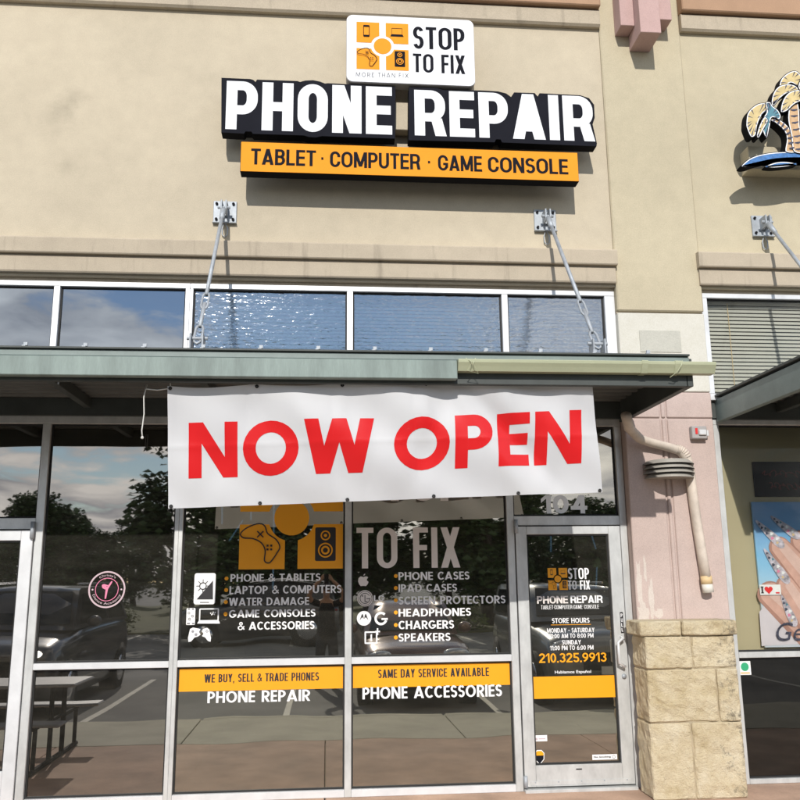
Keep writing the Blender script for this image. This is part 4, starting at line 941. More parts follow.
def tie_rod(x, label):
    o = empty('tie_rod', (x, WY, 4.98)); tag(o, label, 'tie rod', 'tie rods holding up the canopies')
    bx('wall_plate', MT['galv'], o, x-.105, x+.105, WY-.016, WY+.002, 4.878, 5.088, .004)
    bx('plate_lip', MT['galv'], o, x-.108, x+.108, WY-.04, WY-.0, 4.868, 4.877, .002)
    for dx in (-.075, .075):
        for dz in (-.075, .075): MB().tube([(x+dx, WY-.016, 4.983+dz), (x+dx, WY-.032, 4.983+dz)], .013, 6).build('bolt', MT['black'], o)
    for dx in (-.028, .014): bx('lug', MT['galv'], o, x+dx, x+dx+.014, WY-.13, WY-.016, 4.93, 5.05, .003)
    MB().tube([(x-.055, WY-.10, 4.985), (x+.055, WY-.10, 4.985)], .014, 8).build('pin', MT['galv'], o)
    A = Vector((x, WY-.10, 4.985)); Bp = Vector((x, -1.40, 3.40)); d = Bp-A
    MB().tube([A+d*.02, A+d*.10], [.028, .022], 10).build('clevis', MT['galv'], o, True)
    MB().tube([A+d*.08, A+d*.70], .0165, 10).build('rod', MT['galv'], o, True)
    s = Vector((1, 0, 0))
    def lp(t0, t1, w):
        c0, c1 = A+d*t0, A+d*t1; k = (c1-c0)*.22
        return [c0, c0+k*.4+s*w*.7, c0+k+s*w, c1-k+s*w, c1-k*.4+s*w*.7, c1, c1-k*.4-s*w*.7, c1-k-s*w, c0+k-s*w, c0+k*.4-s*w*.7]
    MB().tube(lp(.685, .80, .024), .009, 8, True).build('turnbuckle', MT['galv'], o, True)
    MB().tube([A+d*.76, A+d*.91], .0155, 10).build('rod', MT['galv'], o, True)
    MB().tube(lp(.90, 1.015, .027), .010, 8, True).build('shackle', MT['galv'], o, True)
    MB().tube([Bp+Vector((-.075, 0, .02)), Bp+Vector((.075, 0, .02))], .013, 8).build('pin', MT['galv'], o)
    for dx in (-.05, .038): bx('lug', MT['galv'], o, x+dx, x+dx+.012, -1.45, -1.34, 3.305, 3.45, .003)
    # loop added in place of the ring's cast shadow under the plate
    MB().tube([(x+.0, WY-.02, 4.88), (x-.02, WY-.02, 4.82), (x-.018, WY-.02, 4.76), (x+.005, WY-.02, 4.735), (x+.028, WY-.02, 4.76), (x+.03, WY-.02, 4.82)], .006, 6, True).build('ring_shadow_loop', MT['galv'], o, True)
tie_rod(-.945, 'galvanised tie rod and wall plate left of the main sign'); tie_rod(2.022, 'galvanised tie rod and wall plate under the right end of the sign')
tie_rod(4.150, 'galvanised tie rod above the nail salon at the right edge')

# ------------------------------------------------------------------ signs on the wall
SG = empty('shop_sign', (.8, WY, 5.7)); tag(SG, 'navy and white cabinet sign with orange strip high on the tan wall', 'sign')
F1 = WY-.245; F2 = WY-.30; F0 = WY-.27
bx('raceway', MT['stucco'], SG, -.8, 2.35, WY-.125, WY-.002, 5.80, 6.08, .004)
w1 = [(221.5, 78), (250, 79.2), (253.5, 80.2), (255.5, 82.2), (257, 79.8), (297.5, 81.2), (300, 82.2), (305, 80.8), (313, 80.4), (320, 81.8), (325, 83.8), (328, 83.4), (395.5, 87), (395, 138.8), (322, 136.3), (316, 137.6), (309, 137.2), (304, 135.6), (253, 134), (251.5, 131.8), (245.5, 131.6), (244, 133.8), (221.3, 132.6)]
w2 = [(408.8, 87.4), (436, 88.2), (444, 90.4), (480, 90.6), (498, 91.6), (506, 93.6), (511, 97.2), (514, 92.6), (534.5, 93.2), (537.5, 96.6), (539.5, 93.4), (580, 95.4), (589, 98.4), (594, 105), (594.6, 118), (592.5, 124.5), (596.8, 143.5), (596.4, 146.5), (502, 142.6), (500.5, 139.6), (496, 139.4), (494.5, 142.4), (408.6, 140.4)]
for pts, s, bx_ in ((w1, 'PHONE', (226, 392, 133.4-1.6, 84)), (w2, 'REPAIR', (414.5, 592.8, 140.9-2.6, 93.2))):
    poly = pxpoly(pts, F1)
    c = MB().prism(poly, F1, F1+.11).build('cabinet', MT['sign_black'], SG)
    fc = MB().prism(poly, F1-.004, F1-.0005).build('cabinet_face', MT['navy'], SG)
    letters(s, 'heavy', bx_, F1-.0065, MT['sign_white'], SG, split=True)
    xs = [p[0] for p in poly]
    for k in (.2, .8): bx('standoff', MT['black'], SG, xs[0]+(max(xs)-min(xs))*k, xs[0]+(max(xs)-min(xs))*k+.05, F1+.111, WY-.0, 5.85, 5.92)
# orange strip
a = at(240, 171.5, F2); b_ = at(577.5, 153, F2); zt = at(240, 141.5, F2).z; zb = a.z
bx('strip_cabinet', MT['sign_black'], SG, a.x, b_.x, F2+.0005, F2+.115, zb, zt, .004)
bx('strip_face', MT['sign_orange'], SG, a.x+.004, b_.x-.004, F2-.004, F2, zb+.004, zt-.004)
bx('standoff', MT['black'], SG, a.x+.3, b_.x-.3, F2+.116, WY, (zb+zt)/2-.04, (zb+zt)/2+.04)
for wd, xa, xb in (('TABLET', 251, 316), ('·', 321.3, 323.6), ('COMPUTER', 330, 420), ('·', 428, 430.3), ('GAME', 438, 482), ('CONSOLE', 488, 568)):
    xm = (xa+xb)/2-283; letters(wd, 'arial', (xa, xb, 165.2+xm*.0325, 149.4+xm*.035), F2-.006, MT['navy'], SG)
# emblem panel
p0 = at(346.5, 13.5, F0); p1 = at(475.5, 87.5, F0); zt = at(411, 17.6, F0).z; zb = at(411, 84.3, F0).z
MB().prism(rrect(p0.x, p1.x, zb, zt, .06), F0, F0+.10).build('emblem_cabinet', MT['grey_plastic'], SG)
MB().prism(rrect(p0.x+.004, p1.x-.004, zb+.004, zt-.004, .056), F0-.006, F0-.0005).build('emblem_face', MT['sign_white'], SG)
for k in (.15, .85): bx('standoff', MT['black'], SG, p0.x+(p1.x-p0.x)*k-.04, p0.x+(p1.x-p0.x)*k+.04, F0+.101, WY-.0, zb+.2, zb+.28)
EY = F0-.008
four_squares(356.5, 408.5, 22.8, 69.8, EY, MT['sign_orange'], SG, MT['navy'])
letters('STOP', 'cond', (413, 464.5, 49.5, 27.5), EY, MT['navy'], SG); letters('TO FIX', 'cond', (413, 465, 73, 54.5), EY, MT['navy'], SG)
for wd, xa, xb, dy in (('MORE', 356, 374, -.4), ('THAN', 378, 395, .1), ('FIX', 399, 408.5, .5)): letters(wd, 'light', (xa, xb, 77.2+dy, 72.8+dy), EY, MT['navy'], SG)

# ------------------------------------------------------------------ palm sign of the salon
FP = WY-.34
PS = empty('palm_sign', (at(770, 175, FP).x, WY, 5.5)); tag(PS, 'cut out sign of two cream palm trees on a blue island on a tan box', 'sign')
a = at(750, 168.5, WY-.17); zt = at(752, 146, WY-.17).z
bx('raceway', MT['stucco_right'], PS, a.x, a.x+1.5, WY-.17, WY-.002, a.z, zt, .005)
MT['palm_cream'] = plain('palm_cream', (.60, .47, .22), .5, 0, .2, 9); MT['palm_trunk'] = plain('palm_trunk', (.56, .36, .19), .5, 0, .25, 20); MT['palm_blue'] = plain('island_blue', (.05, .17, .42), .5, 0, .35, 30)
def inset(poly, d):
    n = len(poly); a = sum(poly[i][0]*poly[(i+1) % n][1]-poly[(i+1) % n][0]*poly[i][1] for i in range(n)); sg = 1 if a > 0 else -1; o = []
    for i in range(n):
        (x0, z0), (x1, z1) = poly[i-1], poly[(i+1) % n]; l = math.hypot(x1-x0, z1-z0) or 1
        o.append((poly[i][0]-sg*(z1-z0)/l*d, poly[i][1]+sg*(x1-x0)/l*d))
    return o
def cut(pts, mat, nm, k=0, depth=.09, par=PS):
    poly = pxpoly(curve(pts, 6), FP); y = FP-.005*k
    r = MB().prism(poly, y, y+depth).build(nm, MT['sign_black'], par)
    flat([inset(poly, .007)], y-.0012, MT['vinyl_white'], r, 'white_edge'); flat([inset(poly, .016)], y-.0024, mat, r, nm+'_face')
    if nm == 'frond':                                   # dark leaf slits from the edge towards the rib
        cx = sum(p[0] for p in poly)/len(poly); cz = sum(p[1] for p in poly)/len(poly); q = inset(poly, .016); n = len(q)
        for i in range(0, n, 4):
            p = q[i]
            if (i//4) % 4 == 3: continue
            u = .50+.2*((i*7) % 5)/5; e = (p[0]+(cx-p[0])*u, p[1]+(cz-p[1])*u); dx, dz = e[0]-p[0], e[1]-p[1]; l = math.hypot(dx, dz) or 1; wx, wz = -dz/l*.007, dx/l*.007
            flat([[(p[0]-wx, p[1]-wz), (p[0]+wx, p[1]+wz), e]], y-.0034, MT['nail_dark'], r, 'leaf_slit')
    return r
cut([(741, 166), (750, 158), (764, 153.5), (785, 151.5), (820, 152), (845, 160), (850, 166), (835, 161.5), (805, 159), (780, 159.5), (760, 163), (748, 167)], MT['palm_blue'], 'island', 0)
cut([(764, 167.2), (774, 162.8), (786, 162), (797, 164.6), (786, 167.4), (772, 168.6)], MT['palm_blue'], 'wave', 2, .06)
cut([(785, 152), (786, 140), (784, 132), (776, 124), (768, 119.5), (770, 116.5), (780, 120), (789, 128), (793, 138), (797, 152)], MT['palm_trunk'], 'trunk', 1)
cut([(793, 152), (790, 135), (787, 118), (790, 100), (796, 98), (799, 112), (800, 130), (806, 152)], MT['palm_trunk'], 'trunk', 2)
cut([(745, 124), (747, 113), (756, 105), (765, 104), (769, 110), (762, 115), (757, 126), (755, 136), (750, 138), (746, 130)], MT['palm_cream'], 'frond', 3)
cut([(764, 104), (769, 103), (772, 107), (777, 111), (780, 117), (778, 121), (771, 119), (769, 128), (766, 139), (762, 134), (760, 122), (765, 113)], MT['palm_teal'], 'frond', 4)
cut([(755, 137), (758, 126), (763, 118), (767, 122), (763, 130), (758, 139)], MT['palm_cream'], 'frond', 5)
cut([(778, 90), (780, 80), (788, 73), (796, 72), (802, 80), (800, 90), (790, 84), (782, 92)], MT['palm_cream'], 'frond', 3)
cut([(770, 104), (772, 94), (778, 87), (788, 85), (796, 88), (798, 95), (788, 94), (780, 99), (773, 107)], MT['palm_cream'], 'frond', 4)
cut([(779, 113), (781, 102), (787, 94), (796, 91), (804, 94), (800, 102), (793, 106), (785, 113)], MT['palm_cream'], 'frond', 5)
cut([(796, 88), (804, 76), (818, 76), (830, 88), (832, 102), (824, 98), (812, 90), (804, 96)], MT['palm_cream'], 'frond', 6)
cut([(798, 96), (808, 92), (822, 100), (828, 116), (820, 116), (810, 106), (802, 106)], MT['palm_teal'], 'frond', 7)
for t in [i/7 for i in range(8)]:                      # ring marks on the leaning and the upright trunk
    for tr_pts, hw_ in ((((773, 120), (783, 126), (789, 136), (791, 148)), 2.6), (((793, 104), (793.5, 118), (796, 134), (798, 149)), 3.4)):
        u = t*2.999; i = int(u); f = u-i; x = tr_pts[i][0]*(1-f)+tr_pts[i+1][0]*f; y = tr_pts[i][1]*(1-f)+tr_pts[i+1][1]*f
        dx, dy = tr_pts[i+1][0]-tr_pts[i][0], tr_pts[i+1][1]-tr_pts[i][1]; l = math.hypot(dx, dy); nx, ny = -dy/l*hw_, dx/l*hw_
        flat([pxpoly([(x-nx, y-ny), (x+nx, y+ny), (x+nx+dx/l, y+ny+dy/l), (x+dx/l*2, y+dy/l*2), (x-nx+dx/l, y-ny+dy/l)], FP)], FP-.0150, MT['nail_dark'], PS, 'trunk_ring')

# ------------------------------------------------------------------ banner
BN = empty('banner', (.45, -1.28, 3.1)); tag(BN, 'white vinyl banner with big red letters hung under the canopy edge', 'banner')
BY = -1.30
bl, br_, tl, tr = at(168, 508.5, BY+.05), at(603.5, 492, BY+.03), at(167.5, 386, BY-.13), at(591.5, 379, BY-.13)
def cloth(u, v):
    """u along, v up the banner"""
    p = bl.lerp(br_, u).lerp(tl.lerp(tr, u), v)
    top = v**2
    p.y += .016*math.sin(u*math.pi*10)*top*.5 + .018*math.sin(u*7.5+v*2.1)*(1-v*.6) - .035*math.sin(math.pi*u)*math.sin(math.pi*v)
    p.y += .010*math.sin(u*21+v*7)*(.25+.75*v) + .009*math.sin((u*2.4+v*.9)*11+1)
    for u0, k, wd, am in ((.80, -.42, .032, .026), (.735, -.30, .028, -.018), (.60, .24, .030, .016), (.335, -.20, .03, -.012), (.14, .30, .035, .010), (.90, .20, .03, -.012), (.47, .10, .022, .010)):
        p.y += am*math.exp(-((u-u0-k*(v-.5)*.5)/wd)**2)*(.35+.65*math.sin(math.pi*min(1, v*.8+.1)))
    for i in range(6):                                             # pulled folds at the ties, and old fold creases
        p.y -= .011*math.exp(-((u-.006-.988*i/5)/.016)**2)*math.exp(-((1-v)/.30)**2)
        p.y += .007*math.exp(-((u-.006-.988*i/5-.05*(1-v))/.012)**2)*math.exp(-((1-v)/.45)**2)
    for c_ in (.18, .375, .565, .76): p.y += .0042*math.exp(-abs(u-c_)/.010)
    p.y -= .0045*math.exp(-abs(v-.5)/.03)
    p.z -= .014*abs(math.sin(u*math.pi*5))*v**8
    return p
nu, nv = 200, 52
mb = MB(); mb.add([cloth(i/nu, j/nv) for j in range(nv+1) for i in range(nu+1)], [[j*(nu+1)+i, j*(nu+1)+i+1, (j+1)*(nu+1)+i+1, (j+1)*(nu+1)+i] for j in range(nv) for i in range(nu)])
sheet = mb.build('banner_sheet', MT['banner'], BN, True)
def on_cloth(u, v, off):
    e = .004; p = cloth(u, v); n = (cloth(u+e, v)-cloth(u-e, v)).cross(cloth(u, v+e)-cloth(u, v-e)); n.normalize()
    if n.y > 0: n = -n
    return p+n*off
def uv_of(px, py):
    lo = at(px, py, BY-.04)
    best = None
    for i in range(61):
        for j in range(31):
            pass
    # invert the bilinear sheet in the plane (x, z)
    u, v = .5, .5
    for _ in range(25):
        p = bl.lerp(br_, u).lerp(tl.lerp(tr, u), v); q = at(px, py, p.y)
        ex, ez = q.x-p.x, q.z-p.z
        du = br_.lerp(tr, v)-bl.lerp(tl, v); dv = tl.lerp(tr, u)-bl.lerp(br_, u)
        det = du.x*dv.z-du.z*dv.x
        u += (ex*dv.z-ez*dv.x)/det; v += (du.x*ez-du.z*ex)/det
    return u, v
def banner_word(s, x0, x1, yb0, yb1, yt0, yt1):
    tot = text_polys(s, 'geo')[1]; w = tot
    c00, c10, c01, c11 = uv_of(x0, yb0), uv_of(x1, yb1), uv_of(x0, yt0), uv_of(x1, yt1)
    x = 0
    for ch in s:
        g, gw = glyph(ch, *STY['geo'][:3], True); banner_letter([[(px+x, py) for px, py in q] for q in g], w, (c00, c10, c01, c11)); x += gw+STY['geo'][3]
def banner_letter(P, w, cc):
    c00, c10, c01, c11 = cc; bm = bmesh.new()
    for k, q in enumerate(P):
        vs = []
        for (px, py) in q:
            a_ = px/w; U = [(c00[i]*(1-a_)+c10[i]*a_)*(1-py)+(c01[i]*(1-a_)+c11[i]*a_)*py for i in (0, 1)]
            vs.append(bm.verts.new((U[0], U[1], (k % 5)*.00015)))
        bm.faces.new(vs)
    for i in range(1, nu):
        bmesh.ops.bisect_plane(bm, geom=bm.verts[:]+bm.edges[:]+bm.faces[:], plane_co=(i/nu, 0, 0), plane_no=(1, 0, 0))
    for j in range(1, nv):
        bmesh.ops.bisect_plane(bm, geom=bm.verts[:]+bm.edges[:]+bm.faces[:], plane_co=(0, j/nv, 0), plane_no=(0, 1, 0))
    for v in bm.verts: v.co = on_cloth(v.co.x, v.co.y, .0018+v.co.z)
    mb = MB(); mb.frombm(bm); return mb.build('letter', MT['red_print'], BN, True)
banner_word('NOW', 188.5, 374, 478.5, 472.5, 422.5, 418.5); banner_word('OPEN', 393.5, 581.5, 472.5-.5, 463, 419, 409.5)
MT['grommet'] = plain('dark_grommet', (.03, .03, .03), .5, .4)
for v in (.018, .982):
    for i in range(6):
        u = .006+.988*i/5; c = on_cloth(u, v, .004)
        MB().tube([c+Vector((.008*math.cos(k), 0, .008*math.sin(k))) for k in [2*math.pi*t/10 for t in range(10)]], .006, 6, True).build('grommet', MT['grommet'], BN, True)
for i in range(6):
    c = cloth(.006+.988*i/5, .985)
    MB().tube([c, c+Vector((0, .0, .06)), (c.x, -1.47, 3.17)], .004, 6).build('tie_cord', MT['rope'], BN)
c = cloth(.004, .98); e1 = at(146, 389, -1.40)
o = MB().tube([c, c.lerp(e1, .5)+Vector((0, 0, -.01)), e1, e1+Vector((.004, 0, .03)), e1+Vector((-.012, 0, -.06)), e1+Vector((-.004, 0, -.18)), e1+Vector((-.014, 0, -.30)), e1+Vector((-.008, 0, -.345))], .0045, 6).build('dangling_rope', MT['rope'], None, True)
tag(o, 'white rope end dangling from the left corner of the banner', 'rope')
MB().ball(e1+Vector((-.008, 0, -.35)), .011).build('knot', MT['rope'], o, True)

# ------------------------------------------------------------------ stone pier
SP = empty('stone_pier', (2.99, -.25, GZ)); tag(SP, 'rough cut yellow limestone pier between door and salon window', 'pier')
bx('mortar_core', MT['mortar'], SP, 2.612, 3.366, -.398, WY-.011, GZ-.01, 1.315)
def stone(x0, x1, z0, z1, y0, y1, rough=.016, seed=0):
    rnd = random.Random(seed); bm = bmesh.new(); bmesh.ops.create_cube(bm, size=1)
    for v in bm.verts: v.co = ((x0+x1)/2+v.co.x*(x1-x0), (y0+y1)/2+v.co.y*(y1-y0), (z0+z1)/2+v.co.z*(z1-z0))
    bmesh.ops.bevel(bm, geom=bm.edges[:], offset=.010, segments=1, affect='EDGES')
    n = 11
    bmesh.ops.subdivide_edges(bm, edges=[e for e in bm.edges if e.calc_length() > .09], cuts=n, use_grid_fill=True)
    from mathutils import noise as mn
    for v in bm.verts:
        q = v.co*9+Vector((seed*3.1, 0, 0)); k = mn.noise(q)*rough+mn.noise(q*3.1)*rough*.6
        if v.co.y < (y0+y1)/2: v.co.y += k
        edge = min(abs(v.co.x-x0), abs(v.co.x-x1))
        if edge < .02: v.co.x += k*.7
    mb = MB(); mb.frombm(bm); return mb.build('stone', MT['stone'], SP)
xc = lambda px, py: at(px, py, -.41).x
xl, xr = 2.598, 3.372; k = 0
for z0, z1, xs, yf in ((1.222, 1.338, (2.555, xc(681, 628), 3.392), -.43), (.962, 1.212, (xl, xc(692, 652), xr), -.41), (.548, .952, (xl, xc(718, 695), xr), -.41), (GZ, .538, (xl-.006, xc(694, 755), xr), -.41)):
    for a_, b2 in zip(xs[:-1], xs[1:]):
        stone(a_+.005, b2-.005, z0, z1, yf-.012*((k*7) % 3)/2, WY-.0105, seed=k); k += 1

# ------------------------------------------------------------------ downspout, sconce, alarm on the pink wall
DS = empty('downspout', (3.2, WY, 1.9)); tag(DS, 'cream downspout pipe elbowing across the pink wall from the canopy', 'downspout')
pts = [at(626, 415, -.50), at(629, 428, -.30), at(640, 439, -.20), at(652, 443, -.175), at(668, 447, -.165), at(680, 451, -.16), at(687, 459, -.16), at(690, 472, -.16), at(692, 490, -.16), at(696, 518, -.16), at(702, 555, -.165), at(705.8, 577, -.17)]
MB().tube(pts, .046, 12, sy=.8).build('pipe', MT['cream_pipe'], DS, True)
e = []
for i in range(9):
    t = i/8; p = at(676+14*t, 449+12*t*t, -.16); e.append(p)
for i in range(7):
    p, q = e[i], e[i+1]; MB().tube([p, p.lerp(q, .5)], .0505, 12, sy=.85).build('elbow_ridge', MT['cream_pipe'], DS, True)
MB().tube([at(706, 576, -.17), at(707, 584, -.17)], .050, 12, sy=.85).build('tape_band', MT['tape'], DS, True)
MB().tube([at(706.8, 583.5, -.17), at(708.5, 592.5, -.17)], .048, 12, sy=.85).build('pipe_end', MT['white_pipe'], DS, True)
MB().tube([at(697, 578, -.10), at(714, 578.5, -.10)], .004, 6).build('strap', MT['tape'], DS)
WL = empty('wall_lamp', (3.06, WY-.01, 2.6)); tag(WL, 'round louvred bronze wall lamp in front of the cream pipe', 'wall lamp')
cz = at(672, 470, -.25).z; cxl = at(676, 470, WY-.2).x
for i in range(4):
    z = cz-.062+.041*i
    def half(r): return [(cxl+r*math.cos(math.radians(180+180*t/20)), WY-.012+r*1.12*math.sin(math.radians(180+180*t/20))) for t in range(21)]
    lo, hi = half(.225-.01*(i == 0)), half(.185)
    n = len(lo); m = MB()
    m.add([(x, y, z) for x, y in lo]+[(x, y, z+.034) for x, y in hi]+[(x, y, z-.004) for x, y in lo]+[(x, y, z+.030) for x, y in hi],
          [[j, j+1, n+j+1, n+j] for j in range(n-1)]+[[2*n+j+1, 2*n+j, 3*n+j, 3*n+j+1] for j in range(n-1)]+[[j+1, j, 2*n+j, 2*n+j+1] for j in range(n-1)]+[list(range(2*n, 3*n))])
    m.build('louvre', MT['louvre'], WL, True)
core = [(cxl+.17*math.cos(math.radians(180+180*t/16)), WY-.012+.17*math.sin(math.radians(180+180*t/16))) for t in range(17)]
n = len(core); MB().add([(x, y, cz-.062) for x, y in core]+[(x, y, cz+.095) for x, y in core], [list(range(n)), list(range(2*n-1, n-1, -1))]+[[j+1, j, n+j, n+j+1] for j in range(n-1)]).build('housing', MT['louvre'], WL)
AL = empty('alarm_box', (3.3, WY, 2.9)); tag(AL, 'small grey alarm box with a red stripe beside the salon window', 'alarm')
a = at(692.5, 438.5, WY-.07); b_ = at(706.5, 426, WY-.07)
bx('back_box', MT['grey_plastic'], AL, a.x, b_.x, WY-.072, WY-.011, a.z, b_.z, .006)
bx('red_mark', MT['red_plastic'], AL, a.x+.030, a.x+.052, WY-.076, WY-.0722, a.z+.040, b_.z-.02)
bx('strobe_lens', MT['alu_white'], AL, a.x+.06, b_.x-.012, WY-.092, WY-.0725, a.z+.03, b_.z-.035, .006); bx('side_tab', MT['alu_white'], AL, b_.x, b_.x+.022, WY-.06, WY-.02, a.z+.025, b_.z-.035, .004)

# ------------------------------------------------------------------ what the glass mirrors: cars, table, photographer, trees
def lerp_tab(tab, s):
    for (a, va), (b, vb) in zip(tab[:-1], tab[1:]):
        if a <= s <= b:
            t = (s-a)/(b-a); t = t*t*(3-2*t) if len(va) > 3 else t
            return [x+(y-x)*t for x, y in zip(va, vb)]
    return tab[-1][1]
def car(loc, rz, L_, Wd, Ht, pm, suv, label, lit=False):
    """front looks along local +y; origin on the ground under the nose"""
    o = empty('parked_car', loc, rz); tag(o, label, 'car', 'cars parked in front of the shops')
    hw = Wd/2; hood = .62*Ht if suv else .66*Ht; belt = .66*Ht if suv else .70*Ht
    # stations: s along the length (0 nose .. 1 tail): half width, bottom, shoulder height
    tab = [(0, (hw*.70, .38, hood*.62)), (.015, (hw*.82, .30, hood*.78)), (.05, (hw*.93, .22, hood*.90)), (.13, (hw*.98, .20, hood*.97)), (.27, (hw, .19, hood*1.02)), (.34, (hw, .19, belt)), (.55, (hw, .19, belt*1.01)), (.80, (hw, .20, belt*1.02)), (.93, (hw*.97, .22, belt*(1.03 if suv else .97))), (.985, (hw*.90, .28, belt*(1.0 if suv else .93))), (1, (hw*.80, .34, belt*.9))]
    Mw = Matrix.Translation(loc) @ Matrix.Rotation(rz, 4, 'Z')
    def W_(x, s, z): return Mw @ Vector((x, -s*L_, z))
    ns = 44; ring_ = []; m = MB(); vs = []
    def sec(s):
        w, zb, zt = lerp_tab(tab, s); h = zt-zb
        half = [(.0, zb), (w*.88, zb), (w*.965, zb+.05), (w*.985, zb+h*.30), (w, zb+h*.52), (w*.985, zb+h*.72), (w*.955, zb+h*.88), (w*.90, zb+h*.96), (w*.78, zt), (w*.40, zt+.022), (0, zt+.03)]
        return half+[(-x, z) for x, z in reversed(half[1:-1])]
    k = len(sec(0))
    for i in range(ns+1):
        s = i/ns; s = .5-.5*math.cos(math.pi*s)
        vs += [W_(x, s, z) for x, z in sec(s)]
    fs = [[i*k+j, i*k+(j+1) % k, (i+1)*k+(j+1) % k, (i+1)*k+j] for i in range(ns) for j in range(k)]+[list(range(k-1, -1, -1)), [ns*k+j for j in range(k)]]
    m.add(vs, fs).build('body', pm, o, True)
    # greenhouse
    s0, s1, s2, s3 = (.26, .40, .93, .985) if suv else (.27, .44, .74, .90)
    zb, zt = belt-.02, Ht; wb, wt = hw*.90, hw*.74
    g = MB()
    def ringp(s, w, z): return [W_(-w, s, z), W_(w, s, z)]
    base = [W_(-wb, s0, zb), W_(wb, s0, zb), W_(wb, s3, zb), W_(-wb, s3, zb)]
    prof = [(s0, zb, wb), (s0+(s1-s0)*.5, zb+(zt-zb)*.56, (wb+wt)/2), (s1-.02, zt-.055, wt*1.03), (s1+.02, zt-.02, wt*.99), ((s1+s2)/2, zt, wt), (s2-.02, zt-.02, wt*.99), (s2+.02, zt-.06, wt*1.03), (s2+(s3-s2)*.55, zb+(zt-zb)*.5, (wb+wt)/2), (s3, zb, wb)]
    vs = []
    for s, z, w in prof: vs += [W_(-w, s, z), W_(-w*.5, s, z+.012), W_(w*.5, s, z+.012), W_(w, s, z)]
    n = len(prof)
    fs = [[i*4+j, i*4+j+1, (i+1)*4+j+1, (i+1)*4+j] for i in range(n-1) for j in range(3)]
    # sides down to the belt line
    for side in (0, 3):
        lo = []
        for s, z, w in prof: lo.append(W_((-wb if side == 0 else wb), s, zb))
        off = len(vs); vs += lo
        fs += [[i*4+side, (i+1)*4+side, off+i+1, off+i] for i in range(n-1)]
    g.add(vs, fs); g.build('cabin', pm, o, True)
    # panes, a little proud of the cabin
    def quad(nm, pts, mat=MT['car_glass']):
        c = sum((p for p in pts), Vector())/len(pts); nrm = (pts[1]-pts[0]).cross(pts[2]-pts[1]); nrm.normalize()
        ctr = W_(0, (s1+s2)/2, (zb+zt)/2)
        if nrm.dot(c-ctr) < 0: nrm = -nrm
        f = [c+(p-c)*.94+nrm*.022 for p in pts]; b = [p-nrm*.035 for p in f]; q = len(pts)
        return MB().add(f+b, [list(range(q)), list(range(2*q-1, q-1, -1))]+[[i, (i+1) % q, q+(i+1) % q, q+i] for i in range(q)]).build(nm, mat, o)
    quad('windscreen', [W_(-wb*.95, s0+.012, zb+.05), W_(wb*.95, s0+.012, zb+.05), W_(wt*.97, s1-.02, zt-.07), W_(-wt*.97, s1-.02, zt-.07)])
    quad('rear_window', [W_(-wb*.93, s3-.01, zb+.08), W_(wb*.93, s3-.01, zb+.08), W_(wt*.95, s2+.02, zt-.09), W_(-wt*.95, s2+.02, zt-.09)])
    for sd in (-1, 1):
        sm = (s1+s2)/2-.01
        def sp(s, t): return W_(sd*(wb+(wt-wb)*t), s, zb+.03+(zt-.10-zb)*t)
        quad('side_window', [sp(s0+.065, .02), sp(sm-.01, .02), sp(sm-.01, .93), sp(s1+.01, .93)])
        quad('side_window', [sp(sm+.02, .02), sp(s3-.06, .02), sp(s2-.01, .93), sp(sm+.02, .93)])
        # wheels
        for s in (.175, .805):
            R0 = .36 if suv else .325; c = W_(sd*(hw-.10), s, R0); ax = (Mw.to_3x3() @ Vector((sd, 0, 0))).normalized()
            arch = MB().tube([c+ax*-.14, c+ax*.108], R0*1.17, 22).build('wheel_arch', MT['tyre'], o, True)
            w = MB().tube([c-ax*.11, c+ax*.10, c+ax*.118], [R0, R0, R0*.90], 24).build('tyre', MT['tyre'], o, True)
            MB().tube([c+ax*.10, c+ax*.128, c+ax*.132], [R0*.66, R0*.63, R0*.12], 20).build('rim', MT['chrome'], w, True)
        c = W_(sd*(hw+.07), s0+.085, belt+.06)
        mm_ = MB().ball((0, 0, 0), 1, .10, .06, .075); mm_.v = [tuple(Mw.to_3x3() @ Vector(v)+c) for v in mm_.v]; mm_.build('wing_mirror', pm, o, True)
        c = W_(sd*hw*.66, .030, hood*.80); mm_ = MB().ball((0, 0, 0), 1, *((.09, .09, .06) if lit else (.20, .13, .085))); mm_.v = [tuple(Mw.to_3x3() @ Vector(v)+c) for v in mm_.v]; mm_.build('headlight', MT['headlamp_lit' if lit else 'headlamp'], o, True)
        c = W_(sd*hw*.74, .975, belt*.80); mm_ = MB().ball((0, 0, 0), 1, .16, .10, .09); mm_.v = [tuple(Mw.to_3x3() @ Vector(v)+c) for v in mm_.v]; mm_.build('tail_light', MT['tail'], o, True)
    def blk(nm, mat, xa, xb, sa, sb, za, zb_):
        vs = [W_(x, s, z) for x in (xa, xb) for s in (sa, sb) for z in (za, zb_)]
        MB().add(vs, [(0, 1, 3, 2), (4, 6, 7, 5), (0, 4, 5, 1), (2, 3, 7, 6), (0, 2, 6, 4), (1, 5, 7, 3)]).build(nm, mat, o)
    blk('grille', MT['black'], -hw*.42, hw*.42, -.004, .02, hood*.50, hood*.72); blk('lower_intake', MT['black'], -hw*.62, hw*.62, -.002, .03, .33, .46)
    blk('number_plate', MT['vinyl_white'], -.15, .15, -.008, .0, .48, .60); blk('front_bumper', pm, -hw*.80, hw*.80, -.006, .03, .465, .475)
    if suv:
        for sd in (-1, 1): MB().tube([W_(sd*wt*.9, s1+.03, Ht+.045), W_(sd*wt*.9, s2-.02, Ht+.045)], .016, 8).build('roof_rail', MT['chrome'], o)
    return o
car((-4.65, -4.95, AZ), 0, 4.6, 1.92, 1.78, MT['paint_dark'], True, 'charcoal suv with a lit headlight mirrored in the tinted window', True)
